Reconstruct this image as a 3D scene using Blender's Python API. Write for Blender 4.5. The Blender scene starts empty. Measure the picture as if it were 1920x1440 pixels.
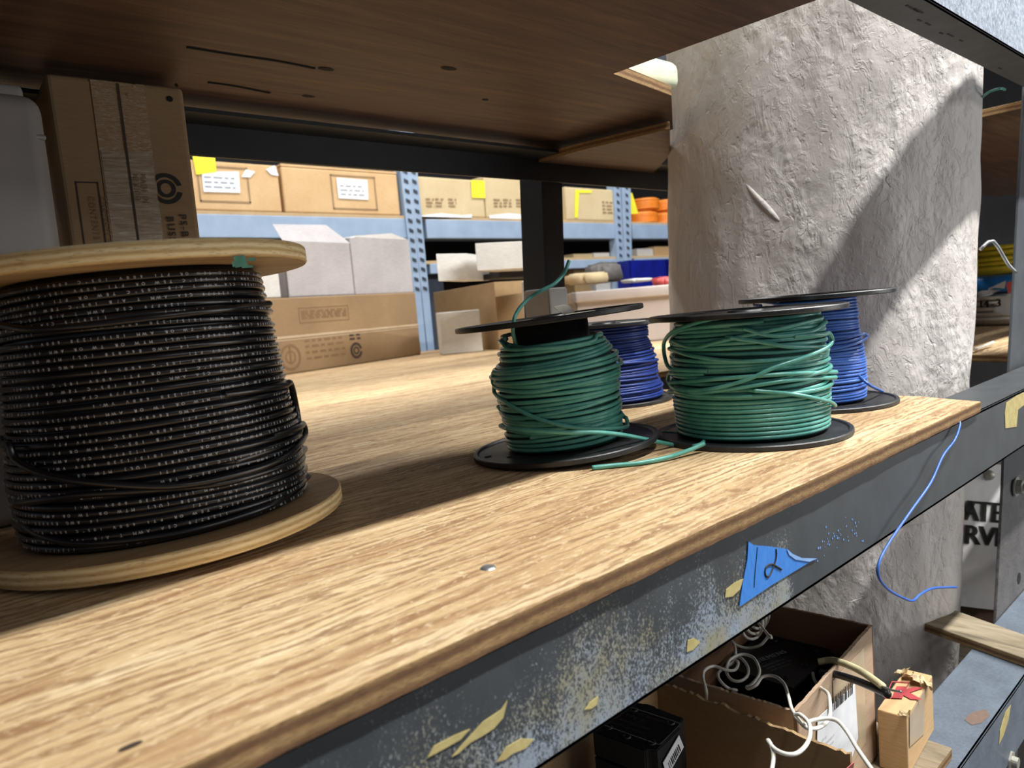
import bpy, bmesh, math, random
from mathutils import Vector, Matrix, noise
import numpy as np
C = bpy.context.scene.collection
random.seed(7)
# ------------------------------------------------------------------ camera solve (focal length, long-axis vanishing point, shelf-plane horizon)
F = 1400.0
a, b, s_ = 1540.0, -270.0, -.085
dx = -(F*F + b*(b - s_*a))/(a + b*s_); dy = b + s_*(dx - a)
VX = Vector((a, b, F)).normalized(); VY = Vector((dx, dy, F)).normalized(); VZ = VX.cross(VY)
if VZ.y > 0: VZ = -VZ
CO = Vector((0, 0, .13))
def ray(px, py):
    d = Vector(((px-960)/F, (py-720)/F, 1)); return Vector((VX.dot(d), VY.dot(d), VZ.dot(d)))
def uz(px, py, z=0.):
    d = ray(px, py); return CO + d*((z-CO.z)/d.z)
def uy(px, py, y):
    d = ray(px, py); return CO + d*((y-CO.y)/d.y)
def ux(px, py, x):
    d = ray(px, py); return CO + d*((x-CO.x)/d.x)
def ud(px, py, dist): return CO + ray(px, py)*dist
def pj(P):
    q = Vector(P)-CO; c = VX*q.x + VY*q.y + VZ*q.z
    return 960+F*c.x/c.z, 720+F*c.y/c.z
def zat(x, y, py):          # height at (x,y) that is seen at image row py
    lo, hi = -1., 2.
    for _ in range(40):
        m = (lo+hi)/2
        if pj((x, y, m))[1] > py: lo = m
        else: hi = m
    return (lo+hi)/2
cam = bpy.data.cameras.new('camera'); co = bpy.data.objects.new('camera', cam); C.objects.link(co)
R = Matrix(((VX.x, -VX.y, -VX.z), (VY.x, -VY.y, -VY.z), (VZ.x, -VZ.y, -VZ.z))).to_4x4()
co.matrix_world = Matrix.Translation(CO) @ R
cam.sensor_width = 36; cam.lens = F/1920*36; cam.clip_start = .01
cam.dof.use_dof = True; cam.dof.focus_distance = .62; cam.dof.aperture_fstop = 12.5
bpy.context.scene.camera = co
bpy.context.scene.view_settings.view_transform = 'Standard'
bpy.context.scene.view_settings.look = 'None'

# ------------------------------------------------------------------ materials
def srgb(h):
    if isinstance(h, str): h = [int(h[i:i+2], 16) for i in (0, 2, 4)]
    return tuple(((c/255)/12.92 if c/255 <= .04045 else ((c/255+.055)/1.055)**2.4) for c in h)+(1,)
class N:
    def __init__(s, name):
        s.m = bpy.data.materials.new(name); s.m.use_nodes = True; s.t = s.m.node_tree; s.n = s.t.nodes; s.l = s.t.links
        s.b = s.n['Principled BSDF']; s.tc = s.n.new('ShaderNodeTexCoord')
    def L(s, o, i): s.l.new(o, i)
    def coord(s, scale=(1, 1, 1), rot=(0, 0, 0), loc=(0, 0, 0)):
        mp = s.n.new('ShaderNodeMapping'); s.L(s.tc.outputs['Object'], mp.inputs[0])
        mp.inputs['Scale'].default_value = scale; mp.inputs['Rotation'].default_value = rot; mp.inputs['Location'].default_value = loc
        return mp.outputs[0]
    def noise(s, scale, detail=4, rough=.6, vec=None, dist=0):
        n = s.n.new('ShaderNodeTexNoise'); n.inputs['Scale'].default_value = scale; n.inputs['Detail'].default_value = detail
        n.inputs['Roughness'].default_value = rough; n.inputs['Distortion'].default_value = dist
        s.L(vec or s.tc.outputs['Object'], n.inputs['Vector']); return n.outputs['Fac']
    def ramp(s, fac, stops):
        r = s.n.new('ShaderNodeValToRGB'); s.L(fac, r.inputs[0]); e = r.color_ramp.elements
        while len(e) < len(stops): e.new(.5)
        for q, (p, c) in zip(e, stops): q.position = p; q.color = srgb(c) if isinstance(c, (str, list)) else (c, c, c, 1)
        return r.outputs[0]
    def mix(s, fac, A, B, mode='MIX'):
        m = s.n.new('ShaderNodeMix'); m.data_type = 'RGBA'; m.blend_type = mode
        for v, i in ((fac, 0), (A, 6), (B, 7)):
            if isinstance(v, (int, float)): m.inputs[i].default_value = v
            elif isinstance(v, (str, tuple)): m.inputs[i].default_value = srgb(v) if isinstance(v, str) else v
            else: s.L(v, m.inputs[i])
        return m.outputs[2]
    def math(s, op, A, B=0.):
        m = s.n.new('ShaderNodeMath'); m.operation = op
        for v, i in ((A, 0), (B, 1)):
            if isinstance(v, (int, float)): m.inputs[i].default_value = v
            else: s.L(v, m.inputs[i])
        return m.outputs[0]
    def sep(s, src=None):
        x = s.n.new('ShaderNodeSeparateXYZ'); s.L(src or s.tc.outputs['Object'], x.inputs[0]); return x.outputs
    def bump(s, h, strength=.3, dist=.002):
        n = s.n.new('ShaderNodeBump'); n.inputs['Strength'].default_value = strength; n.inputs['Distance'].default_value = dist
        s.L(h, n.inputs['Height'])
        if s.b.inputs['Normal'].links: s.L(s.b.inputs['Normal'].links[0].from_socket, n.inputs['Normal'])
        s.L(n.outputs[0], s.b.inputs['Normal'])
    def out(s, col, rough=.6, metal=0., spec=None):
        if isinstance(col, str): s.b.inputs['Base Color'].default_value = srgb(col)
        else: s.L(col, s.b.inputs['Base Color'])
        if isinstance(rough, (int, float)): s.b.inputs['Roughness'].default_value = rough
        else: s.L(rough, s.b.inputs['Roughness'])
        s.b.inputs['Metallic'].default_value = metal
        if spec is not None: s.b.inputs['Specular IOR Level'].default_value = spec
        return s.m
def simple(name, c1, c2=None, rough=.6, scale=30, metal=0., bump=0., spec=None):
    n = N(name); c2 = c2 or c1
    f = n.noise(scale, 4)
    col = n.ramp(f, [(.3, c1), (.7, c2)])
    if bump: n.bump(f, bump, .001)
    return n.out(col, rough, metal, spec)
M = {}
# weathered plywood top, grain along the shelf
n = N('plywood_top')
x, y, z = n.sep()
warp = n.noise(3.0, 5, .55, n.coord((2.4, 12, 5)), .6)
warp2 = n.noise(3.0, 3, .5, n.coord((12, 40, 5)), .3)
ph = n.math('ADD', n.math('MULTIPLY', y, 720.), n.math('ADD', n.math('MULTIPLY', warp, 34.), n.math('MULTIPLY', warp2, 3.5)))
wv = n.math('ADD', n.math('MULTIPLY', n.math('SINE', ph), .5), .5)
broad = n.noise(3.0, 5, .6, n.coord((1.6, 16, 8)), .5)
col = n.ramp(broad, [(.32, 'A88760'), (.46, 'C3A67B'), (.58, 'D4BA90'), (.7, 'E0CCA6')])
lw = n.noise(3, 4, .6, n.coord((5, 24, 5)))
lines_ = n.math('MULTIPLY', n.ramp(wv, [(.0, 1.), (.38, .35), (.62, 0.)]), n.ramp(lw, [(.30, .25), (.55, 1.)]))
col = n.mix(n.math('MULTIPLY', lines_, .85), col, '84603F')
v2 = n.coord((22, 170, 30)); g2 = n.noise(3.0, 6, .7, v2, .2)
col = n.mix(n.ramp(g2, [(.36, .55), (.47, 0.)]), col, '94704C')
v3 = n.coord((40, 120, 30)); g3 = n.noise(3.0, 5, .7, v3, .8)
col = n.mix(n.ramp(g3, [(.54, 0.), (.64, .6)]), col, 'EBD6B0')
v7 = n.coord((9, 130, 10)); g7 = n.noise(2.6, 3, .5, v7, 1.6)
col = n.mix(n.ramp(g7, [(.25, .95), (.30, 0.)]), col, '4E3621')
vb = n.coord((5, 11, 5)); blot = n.noise(2.0, 4, .6, vb)
col = n.mix(n.ramp(blot, [(.45, 0.), (.75, .4)]), col, 'A68058')
n.bump(g2, .4, .001); n.bump(g3, .45, .0012); n.bump(lines_, -.4, .0008); n.bump(g7, .4, .001)
M['ply'] = n.out(col, .72)
def ply_edge(name, k=1.):
    n = N(name); z = n.sep()[2]
    nz = n.noise(4, 3, .5, n.coord((5, 5, 20)))
    zz = n.math('ADD', n.math('MULTIPLY', z, 330.), n.math('MULTIPLY', nz, .9))
    w = n.math('SINE', n.math('MULTIPLY', zz, 2.6)); w = n.math('ADD', n.math('MULTIPLY', w, .42), n.noise(3, 5, .7, n.coord((20, 20, 700)), .3))
    col = n.ramp(w, [(.1, '7A583A'), (.5, 'A17C50'), (.9, 'BF9C6A')])
    fine = n.noise(3, 6, .8, n.coord((60, 60, 900)), .4)
    col = n.mix(n.ramp(fine, [(.38, .9), (.6, 0.)]), col, '54391F')
    n.bump(fine, .6, .0012)
    return n.out(col, .8)
M['ply_edge'] = ply_edge('plywood_edge')
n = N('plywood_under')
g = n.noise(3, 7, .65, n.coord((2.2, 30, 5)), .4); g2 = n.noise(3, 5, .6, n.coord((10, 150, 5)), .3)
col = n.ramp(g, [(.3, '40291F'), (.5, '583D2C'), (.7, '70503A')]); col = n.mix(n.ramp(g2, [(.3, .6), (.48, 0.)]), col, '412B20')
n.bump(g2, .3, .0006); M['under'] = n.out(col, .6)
n = N('grey_plywood')
g = n.noise(3, 7, .65, n.coord((20, 3, 5)), .6)
M['greyply'] = n.out(n.ramp(g, [(.3, '5E5443'), (.5, '8C7F68'), (.7, 'A79B84')]), .8)
# slate paint with scuffs (lower part of the face)
def slate(name, base, zlo, zhi, x0, x1, scuff=1., glob=0.):
    n = N(name); x, y, z = n.sep()
    f = n.noise(4, 6, .6, n.coord((8, 8, 8)))
    col = n.ramp(f, [(.3, base[0]), (.7, base[1])])
    h = n.math('DIVIDE', n.math('SUBTRACT', z, zlo), zhi-zlo)            # 0 bottom .. 1 top
    big = n.noise(7, 4, .6, n.coord((3, 3, 1.2)))
    fine = n.noise(900, 3, .8, n.coord((1, 1, .6)))
    xr = n.n.new('ShaderNodeMapRange'); n.L(x, xr.inputs[0]); xr.inputs[1].default_value = x0; xr.inputs[2].default_value = x0+.09; xr.inputs[3].default_value = 0; xr.inputs[4].default_value = 1
    xr2 = n.n.new('ShaderNodeMapRange'); n.L(x, xr2.inputs[0]); xr2.inputs[1].default_value = x1-.015; xr2.inputs[2].default_value = x1; xr2.inputs[3].default_value = 1; xr2.inputs[4].default_value = 0
    xm = n.math('MULTIPLY', xr.outputs[0], xr2.outputs[0])
    thr = n.math('ADD', n.math('MULTIPLY', h, .62), n.math('MULTIPLY', n.math('SUBTRACT', .5, big), 1.5))
    dens = n.math('MULTIPLY', n.math('SUBTRACT', .62, thr), xm)           # density of scuffing
    m = n.math('SUBTRACT', fine, n.math('SUBTRACT', .66, n.math('MULTIPLY', dens, .42)))
    m = n.math('MULTIPLY', m, 14.); m.node.use_clamp = True
    m = n.math('MULTIPLY', m, n.math('GREATER_THAN', dens, .02))
    wcol = n.ramp(n.noise(25, 3), [(.4, '8E9AA8'), (.6, '8F8C78')])
    col = n.mix(n.math('MULTIPLY', m, scuff), col, wcol)
    sp = n.noise(420, 2, .5); col = n.mix(n.ramp(sp, [(.74, 0.), (.78, .5)]), col, '7C828A')
    if glob: col = n.mix(n.ramp(n.noise(260, 4, .8, n.coord((1, 1, 1))), [(.4, 0.), (.62, glob)]), col, 'C3CCDA')
    n.bump(fine, .15, .0004)
    return n.out(col, .5, 0., .4)
M['beam'] = slate('slate_paint_scuffed', ('383C40', '44494D'), 1.2-.073, 1.2-.011, .09, .455)
M['beam_plain'] = slate('slate_paint_plain', ('3F4348', '4C5156'), 0, 1, 50, 51)
M['beam_light'] = slate('slate_paint_pale', ('6C7683', '8792A1'), 0, 1, 50, 51, 1, .75)  # paler slate with whitish speckles, for the beam face
M['beam_mid'] = slate('slate_paint_worn_top', ('525C68', '65707D'), 0, 1, 50, 51, 1, .08)
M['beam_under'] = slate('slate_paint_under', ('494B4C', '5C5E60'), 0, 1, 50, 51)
M['beam_dark'] = simple('black_steel', '15171B', '1F2226', .5, 40)
M['beam_worn'] = slate('worn_steel', ('45413F', '625C57'), 0, 1, 50, 51, 1, .12)
# plaster
n = N('painted_plaster')
nz1 = n.noise(34, 6, .62, n.coord((1, 1, .6)), .7); nz2 = n.noise(120, 4, .6); nz3 = n.noise(10, 3, .5, n.coord((1, 1, .5)), 1.2)
vo = n.n.new('ShaderNodeTexVoronoi'); vo.inputs['Scale'].default_value = 92; n.L(n.coord((1, 1, .75)), vo.inputs['Vector']); vo.feature = 'SMOOTH_F1'
patch = n.ramp(nz3, [(.42, 0.), (.6, 1.)])
lump = n.mix(patch, (0.5, .5, .5, 1), n.ramp(vo.outputs['Distance'], [(.1, 1.), (.5, 0.)]))
col = n.ramp(nz3, [(.3, 'CBC4BF'), (.7, 'D9D4D0')]); col = n.mix(n.ramp(nz1, [(.25, .35), (.4, 0.)]), col, '8C8279')
nzm = n.mix(patch, (0.5, .5, .5, 1), nz1); n.bump(nzm, .8, .006); n.bump(nz1, .3, .004); n.bump(lump, .3, .004); n.bump(nz2, .5, .0014)
nz5 = n.noise(60, 5, .65, n.coord((1, 1, .5)), 1.4); n.bump(n.ramp(nz5, [(.52, 0.), (.60, 1.)]), .45, .002)
nz6 = n.noise(70, 3, .5, n.coord((1, 1, .6)), .8); n.bump(n.ramp(nz6, [(.30, 0.), (.36, 1.)]), .5, .002)
M['plaster'] = n.out(col, .55)
def cardboard(name, c1, c2, rough=.8):
    n = N(name); f = n.noise(6, 5, .6, n.coord((1, 1, 1))); g = n.noise(3, 3, .5, n.coord((20, 20, 220)))
    col = n.ramp(f, [(.3, c1), (.7, c2)]); col = n.mix(n.ramp(g, [(.3, .18), (.6, 0.)]), col, '6A4A2C')
    n.bump(g, .1, .0005); return n.out(col, rough)
M['card'] = cardboard('cardboard', 'A0845F', 'B3966E')
M['card_light'] = cardboard('cardboard_light', 'CBA677', 'D9B88B')
M['card_pale'] = cardboard('cardboard_pale', 'C9B48C', 'D6C49E')
M['card_tall'] = cardboard('cardboard_tall', '8E7557', '9E8462')
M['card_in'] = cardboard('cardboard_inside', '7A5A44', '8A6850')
M['card_pinkish'] = cardboard('cardboard_pinkish', 'B59A80', 'C4AA90')
M['cardwhite'] = cardboard('white_cardboard_shaded', 'B0ACAF', 'C2BFC2')  # greyed white: shade on the box fronts put into the colour
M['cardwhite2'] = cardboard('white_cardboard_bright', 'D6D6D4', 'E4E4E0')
M['ink'] = simple('dark_ink', '3A2F28', '4A3C30', .8)
M['ink_light'] = simple('faded_ink', '7C6346', '86694A', .8)
M['inkblack'] = simple('black_ink', '14130F', '1C1A18', .6)
M['black'] = simple('black_plastic', '17181A', '222427', .38, 60, bump=.05)
M['black2'] = simple('black_breaker_plastic', '101113', '1B1C1E', .42, 90, bump=.08)
n = N('spool_plastic'); f = n.noise(40, 5, .7); f2 = n.noise(8, 3)
col = n.ramp(f, [(.35, '1B1C1E'), (.62, '2C2D30'), (.75, '45474B')]); M['spool'] = n.out(col, n.ramp(f2, [(.3, .3), (.7, .55)]))
M['green'] = simple('green_insulation', '4C978C', '69B0A5', .27, 60)
M['green_core'] = simple('green_insulation_gap_shade', '123A32', '174A40', .6)  # darker copy of the green; shade between turns put into the colour
M['blue'] = simple('blue_insulation', '3461BC', '4474CC', .33, 60)
M['blue_core'] = simple('blue_insulation_gap_shade', '14254E', '1A2F60', .6)  # darker blue, gap shade between the turns painted in
M['navy'] = simple('navy_insulation', '1B3682', '24439A', .35, 60)
M['blackwire'] = simple('black_insulation', '0C0D11', '14151A', .25, 60, spec=.6)
M['white_print'] = simple('white_print', 'CDD1DA', 'DDE1E8', .6)
M['whitewire'] = simple('white_insulation', 'E2DED2', 'EFECE2', .35, 60)
M['creamwire'] = simple('cream_insulation', 'CFC79A', 'D9D2A8', .45, 60)
M['yellowcable'] = simple('yellow_cable', 'BFB02E', 'D8C93C', .45, 60)
M['orangecable'] = simple('orange_cable', 'E07A1E', 'F0922E', .45, 60)
n = N('birch_rim'); z = n.sep()[2]
w = n.math('ADD', n.math('MULTIPLY', n.math('SINE', n.math('ADD', n.math('MULTIPLY', z, 1500.), n.math('MULTIPLY', n.noise(20, 2), 3.))), .5), .5)
col = n.ramp(w, [(.1, 'C9AB78'), (.5, 'E0C792'), (.9, 'EDD9AC')]); f = n.noise(3, 5, .7, n.coord((40, 40, 400)))
col = n.mix(n.ramp(f, [(.34, .7), (.46, 0.)]), col, '8C6E46'); n.bump(f, .3, .0006); M['rim'] = n.out(col, .65)
n = N('birch_face'); f = n.noise(3, 6, .6, n.coord((3, 30, 5)), .5); col = n.ramp(f, [(.3, '9A7B56'), (.5, 'AF9069'), (.7, 'BFA27A')]); M['face'] = n.out(col, .6)
M['rack'] = simple('blue_grey_rack_paint', '8A9FBA', '9AAFC9', .5, 12)
M['rackdark'] = simple('rack_slot_dark', '2A333F', '333D4B', .8)
M['rackboard'] = cardboard('particle_board', 'B39A74', 'C3AA84')
M['sticky'] = simple('yellow_paper', 'E9E12C', 'F2EC3C', .7)
M['paper'] = simple('white_paper', 'E4E8EE', 'F2F4F6', .7, 80)
M['greypaper'] = simple('grey_print_on_paper', '8E949E', 'A6ACB6', .8, 200)
M['tub'] = simple('milky_plastic', 'B3A9A6', 'C4BBB7', .35, 8)
M['binplastic'] = simple('grey_white_plastic', '8E8A86', 'A29D98', .45, 8)
M['bluebin'] = simple('blue_bin_plastic', '0A1470', '101E8E', .4, 10)
M['tape_blue'] = n_ = None
n = N('blue_masking_tape'); f = n.noise(3, 4, .6, n.coord((500, 500, 60))); M['tape_blue'] = n.out(n.ramp(f, [(.3, '2C77CF'), (.7, '3F8AE0')]), .7)
M['residue'] = simple('tan_tape_residue', 'A99A62', 'C4B67C', .8, 90, bump=.3)
n = N('packing_tape'); f = n.noise(3, 4, .6, n.coord((60, 60, 260)), 1.)
M['tape'] = n.out(n.ramp(f, [(.35, '937858'), (.6, 'A8947C'), (.75, 'C9C0B4')]), .22)
M['clear_tape'] = simple('dull_tape', 'B8A488', 'C6B498', .3, 30)
M['steel'] = simple('zinc_steel', '9FA2A4', 'BDBFC0', .35, 60, metal=.8)
M['nut'] = simple('galvanised_nut', '8D8C84', 'B2B0A6', .45, 80, metal=.5)
M['hole'] = simple('dark_hole', '0A0908', '120F0D', .9)
M['green_mark'] = simple('green_marker', '3F7A66', '5A9480', .8, 200)
M['redprint'] = simple('red_print', 'A8343C', 'B8484C', .7, 90)
M['redthing'] = simple('red_plastic', 'C2474A', 'CF5A58', .4)
M['bluewrap'] = simple('blue_wrap', '1E6DB8', '2C7FCC', .3)
M['whitewrap'] = simple('clear_wrap', 'BFC4CE', 'D4D8DE', .2)
M['floor'] = simple('concrete', '5A5855', '6B6966', .8, 4)
M['wall'] = simple('dim_wall', '4A4A4C', '565658', .9, 3)
M['glow'] = simple('bright_gap_colour', 'DCE6C4', 'EAF2D8', .4)  # light in the overhead gap put into a pale colour
M['signwhite'] = simple('white_sign', 'C9C7C6', 'D8D6D5', .5)
M['rust'] = simple('rust', '6A5D55', '7E6558', .9, 220)

# ------------------------------------------------------------------ mesh helpers
def mkobj(name, verts, faces, mat, parent=None, smooth=False, W=None, mats=None, fm=None):
    me = bpy.data.meshes.new(name); me.from_pydata([tuple(v) for v in verts], [], faces)
    for m in (mats or [mat]): me.materials.append(m)
    if fm is not None: me.polygons.foreach_set('material_index', fm)
    if smooth: me.polygons.foreach_set('use_smooth', [True]*len(me.polygons))
    me.update()
    o = bpy.data.objects.new(name, me); C.objects.link(o)
    if parent is not None:
        o.parent = parent
        if W is not False: me.transform(mw(parent).inverted())     # vertices given in world space
    return o
def mw(o):
    m = o.matrix_basis.copy()
    while o.parent: o = o.parent; m = o.matrix_basis @ m
    return m
def bmobj(name, bm, mat, parent=None, smooth=False, mats=None, W=None):
    me = bpy.data.meshes.new(name); bm.to_mesh(me); bm.free()
    for m in (mats or [mat]): me.materials.append(m)
    if smooth: me.polygons.foreach_set('use_smooth', [True]*len(me.polygons))
    o = bpy.data.objects.new(name, me); C.objects.link(o)
    if parent is not None:
        o.parent = parent
        if W is not False: me.transform(mw(parent).inverted())
    return o
def empty(name, loc, rot=None):
    o = bpy.data.objects.new(name, None); C.objects.link(o); o.empty_display_size = .02
    m = Matrix.Translation(Vector(loc))
    if rot is not None: m = m @ rot.to_4x4()
    o.matrix_basis = m; return o
def tag(o, label=None, cat=None, group=None, kind=None):
    if label: o['label'] = label
    if cat: o['category'] = cat
    if group: o['group'] = group
    if kind: o['kind'] = kind
    return o
def hexa(P, bm=None, bev=0., segs=2):
    """P: 4 bottom + 4 top corners (world)."""
    own = bm is None
    if own: bm = bmesh.new()
    t = bmesh.new(); v = [t.verts.new(p) for p in P]
    for f in ((3, 2, 1, 0), (4, 5, 6, 7), (0, 1, 5, 4), (1, 2, 6, 5), (2, 3, 7, 6), (3, 0, 4, 7)): t.faces.new([v[i] for i in f])
    bmesh.ops.recalc_face_normals(t, faces=t.faces)
    if bev: bmesh.ops.bevel(t, geom=t.edges[:], offset=bev, segments=segs, affect='EDGES', profile=.5)
    me = bpy.data.meshes.new('t'); t.to_mesh(me); t.free(); bm.from_mesh(me); bpy.data.meshes.remove(me)
    return bm
def box(x0, x1, y0, y1, z0, z1, bm=None, bev=0., segs=2):
    return hexa([(x0, y0, z0), (x1, y0, z0), (x1, y1, z0), (x0, y1, z0), (x0, y0, z1), (x1, y0, z1), (x1, y1, z1), (x0, y1, z1)], bm, bev, segs)
def obox(o, ex, ey, w, d, z0, z1, bm=None, bev=0.):
    """box from corner o, along unit ex by w, along ey by d"""
    o = Vector((o[0], o[1], 0)); ex = Vector(ex); ey = Vector(ey)
    q = [o, o+ex*w, o+ex*w+ey*d, o+ey*d]
    return hexa([(p.x, p.y, z0) for p in q]+[(p.x, p.y, z1) for p in q], bm, bev)
def prism(poly, z0, z1, bm=None):
    own = bm or bmesh.new(); lo = [own.verts.new((x, y, z0)) for x, y in poly]; hi = [own.verts.new((x, y, z1)) for x, y in poly]; k = len(poly)
    own.faces.new(lo[::-1]); own.faces.new(hi)
    for i in range(k): own.faces.new([lo[i], lo[(i+1) % k], hi[(i+1) % k], hi[i]])
    return own
def smooth_pts(P, n=8):
    P = [Vector(p) for p in P]; out = []
    for i in range(len(P)-1):
        p0 = P[max(i-1, 0)]; p1 = P[i]; p2 = P[i+1]; p3 = P[min(i+2, len(P)-1)]
        for k in range(n):
            t = k/n; t2 = t*t; t3 = t2*t
            out.append(.5*((2*p1)+(p2-p0)*t+(2*p0-5*p1+4*p2-p3)*t2+(3*p1-p0-3*p2+p3)*t3))
    out.append(P[-1]); return out
def tube(P, r, sides=8, cap=True, data=None):
    V, Fc = data if data else ([], []); base = len(V); n = len(P); up = Vector((0, 0, 1)); prev = None
    for i, p in enumerate(P):
        d = (P[min(i+1, n-1)]-P[max(i-1, 0)]).normalized()
        if prev is None:
            u = d.cross(up)
            if u.length < .1: u = d.cross(Vector((1, 0, 0)))
            u.normalize()
        else:
            u = (prev-d*prev.dot(d)).normalized()
        prev = u; w = d.cross(u)
        for k in range(sides):
            a_ = 2*math.pi*k/sides; V.append(p+(u*math.cos(a_)+w*math.sin(a_))*r)
    for i in range(n-1):
        for k in range(sides):
            q = base+i*sides; k2 = (k+1) % sides
            Fc.append((q+k, q+k2, q+sides+k2, q+sides+k))
    if cap: Fc.append(tuple(base+k for k in range(sides))[::-1]); Fc.append(tuple(base+(n-1)*sides+k for k in range(sides)))
    return V, Fc
def tubeobj(name, pts, r, mat, parent=None, sides=8, sm=8):
    V, Fc = tube(smooth_pts(pts, sm), r, sides); return mkobj(name, V, Fc, mat, parent, True)
def lathe(prof, c=(0, 0), n=64, bm=None):
    """prof list of (r,z); closed ends if r==0"""
    bm = bm or bmesh.new(); rings = []
    for r, z in prof:
        if r <= 1e-6: rings.append([bm.verts.new((c[0], c[1], z))])
        else: rings.append([bm.verts.new((c[0]+r*math.cos(2*math.pi*k/n), c[1]+r*math.sin(2*math.pi*k/n), z)) for k in range(n)])
    for A, B in zip(rings, rings[1:]):
        for k in range(n):
            k2 = (k+1) % n
            if len(A) == 1 and len(B) == 1: continue
            if len(A) == 1: bm.faces.new([A[0], B[k], B[k2]])
            elif len(B) == 1: bm.faces.new([A[k], A[k2], B[0]])
            else: bm.faces.new([A[k], A[k2], B[k2], B[k]])
    bmesh.ops.recalc_face_normals(bm, faces=bm.faces); return bm
GL = {}
def glyph(ch):
    if ch in GL: return GL[ch]
    cu = bpy.data.curves.new('g', 'FONT'); cu.body = ch; cu.size = 1; cu.resolution_u = 2
    o = bpy.data.objects.new('g', cu); C.objects.link(o)
    me = bpy.data.meshes.new_from_object(o.evaluated_get(bpy.context.evaluated_depsgraph_get()))
    bpy.context.view_layer.update()
    vs = [(v.co.x, v.co.y) for v in me.vertices]; fs = [tuple(p.vertices) for p in me.polygons]
    wid = max([x for x, _ in vs], default=.25)+.09
    bpy.data.objects.remove(o); bpy.data.curves.remove(cu); bpy.data.meshes.remove(me)
    GL[ch] = (vs, fs, wid); return GL[ch]
def text(name, s, O, ex, ey, size, mat, parent=None, lift=.0004, bold=0, W=None):
    """flat lettering: origin O (left of baseline), unit reading direction ex, up ey"""
    ex = Vector(ex).normalized(); ey = Vector(ey).normalized(); nz = ex.cross(ey).normalized(); O = Vector(O)+nz*lift
    V, Fc = [], []; x = 0; y = 0
    for ch in s:
        if ch == '\n': x = 0; y -= 1.15; continue
        if ch == ' ': x += .38; continue
        vs, fs, w = glyph(ch)
        for k in range(1+bold):
            b_ = len(V)
            for gx, gy in vs: V.append(O+ex*(x+gx+k*.05)*size+ey*(y+gy)*size+nz*(k*lift*.1))
            Fc += [tuple(i+b_ for i in f) for f in fs]
        x += w+.05*bold
    return mkobj(name, V, Fc, mat, parent, W=W)
def quad(name, P, mat, parent=None, lift=.0005, toward=None, thick=.0004):
    """thin sheet through the corner points P, lifted towards the camera side"""
    P = [Vector(p) for p in P]; nz = (P[1]-P[0]).cross(P[2]-P[0]).normalized()
    ref = (toward or CO)-P[0]
    if nz.dot(ref) < 0: nz = -nz
    k = len(P); V = [p+nz*lift for p in P]+[p+nz*(lift+thick) for p in P]
    Fc = [tuple(range(k))[::-1], tuple(range(k, 2*k))]+[(i, (i+1) % k, k+(i+1) % k, k+i) for i in range(k)]
    o = mkobj(name, V, Fc, mat, parent)
    bm = bmesh.new(); bm.from_mesh(o.data); bmesh.ops.recalc_face_normals(bm, faces=bm.faces); bm.to_mesh(o.data); bm.free()
    return o
def onplane(px, py, P0, nrm):
    d = ray(px, py); t = (Vector(P0)-CO).dot(nrm)/d.dot(nrm); return CO+d*t
# ================================================================== SETTING
fl = bmobj('floor', box(-3, 9, -3, 7.4, -1.25, -1.2), M['floor']); tag(fl, kind='structure')
wb = bmobj('wall_back', box(-3, 9, 7.3, 7.4, -1.2, 3.2), M['wall']); tag(wb, kind='structure')
wr = bmobj('wall_right', box(8.9, 9, -3, 7.3, -1.2, 3.2), M['wall']); tag(wr, kind='structure')
# plastered round pillar, lumpy skin
PCX, PCY, PR = 1.11, .54, .211
bm = bmesh.new(); NU, NV = 420, 520; z0, z1 = -1.2, 1.0; V, Fc = [], []
for j in range(NV+1):
    z = z0+(z1-z0)*j/NV
    for i in range(NU):
        t = 2*math.pi*i/NU; cx, sx = math.cos(t), math.sin(t)
        p = Vector((cx*2.2, sx*2.2, z*5))
        d = .0035*noise.noise(p*1.3)+.0026*noise.noise(p*3.1+Vector((5, 2, 1)))
        q = Vector((cx*PR, sx*PR, z*.8)); k = max(0, noise.noise(q*9+Vector((3, 3, 3)))+.15)
        d += .0022*k*noise.noise(q*70)+.0016*k*noise.noise(q*150)
        oc = 1-.012*math.cos(8*(t-math.pi/8))
        r = PR*oc+d; V.append((PCX+r*cx+.01*z, PCY+r*sx-.055*z, z))
for j in range(NV):
    for i in range(NU):
        i2 = (i+1) % NU; Fc.append((j*NU+i, j*NU+i2, (j+1)*NU+i2, (j+1)*NU+i))
bm.free()
pil = mkobj('pillar', V, Fc, M['plaster'], None, True)
tag(pil, 'thick white painted pillar with lumpy plaster standing at the end of the plywood shelf', 'pillar', kind='structure')
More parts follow.
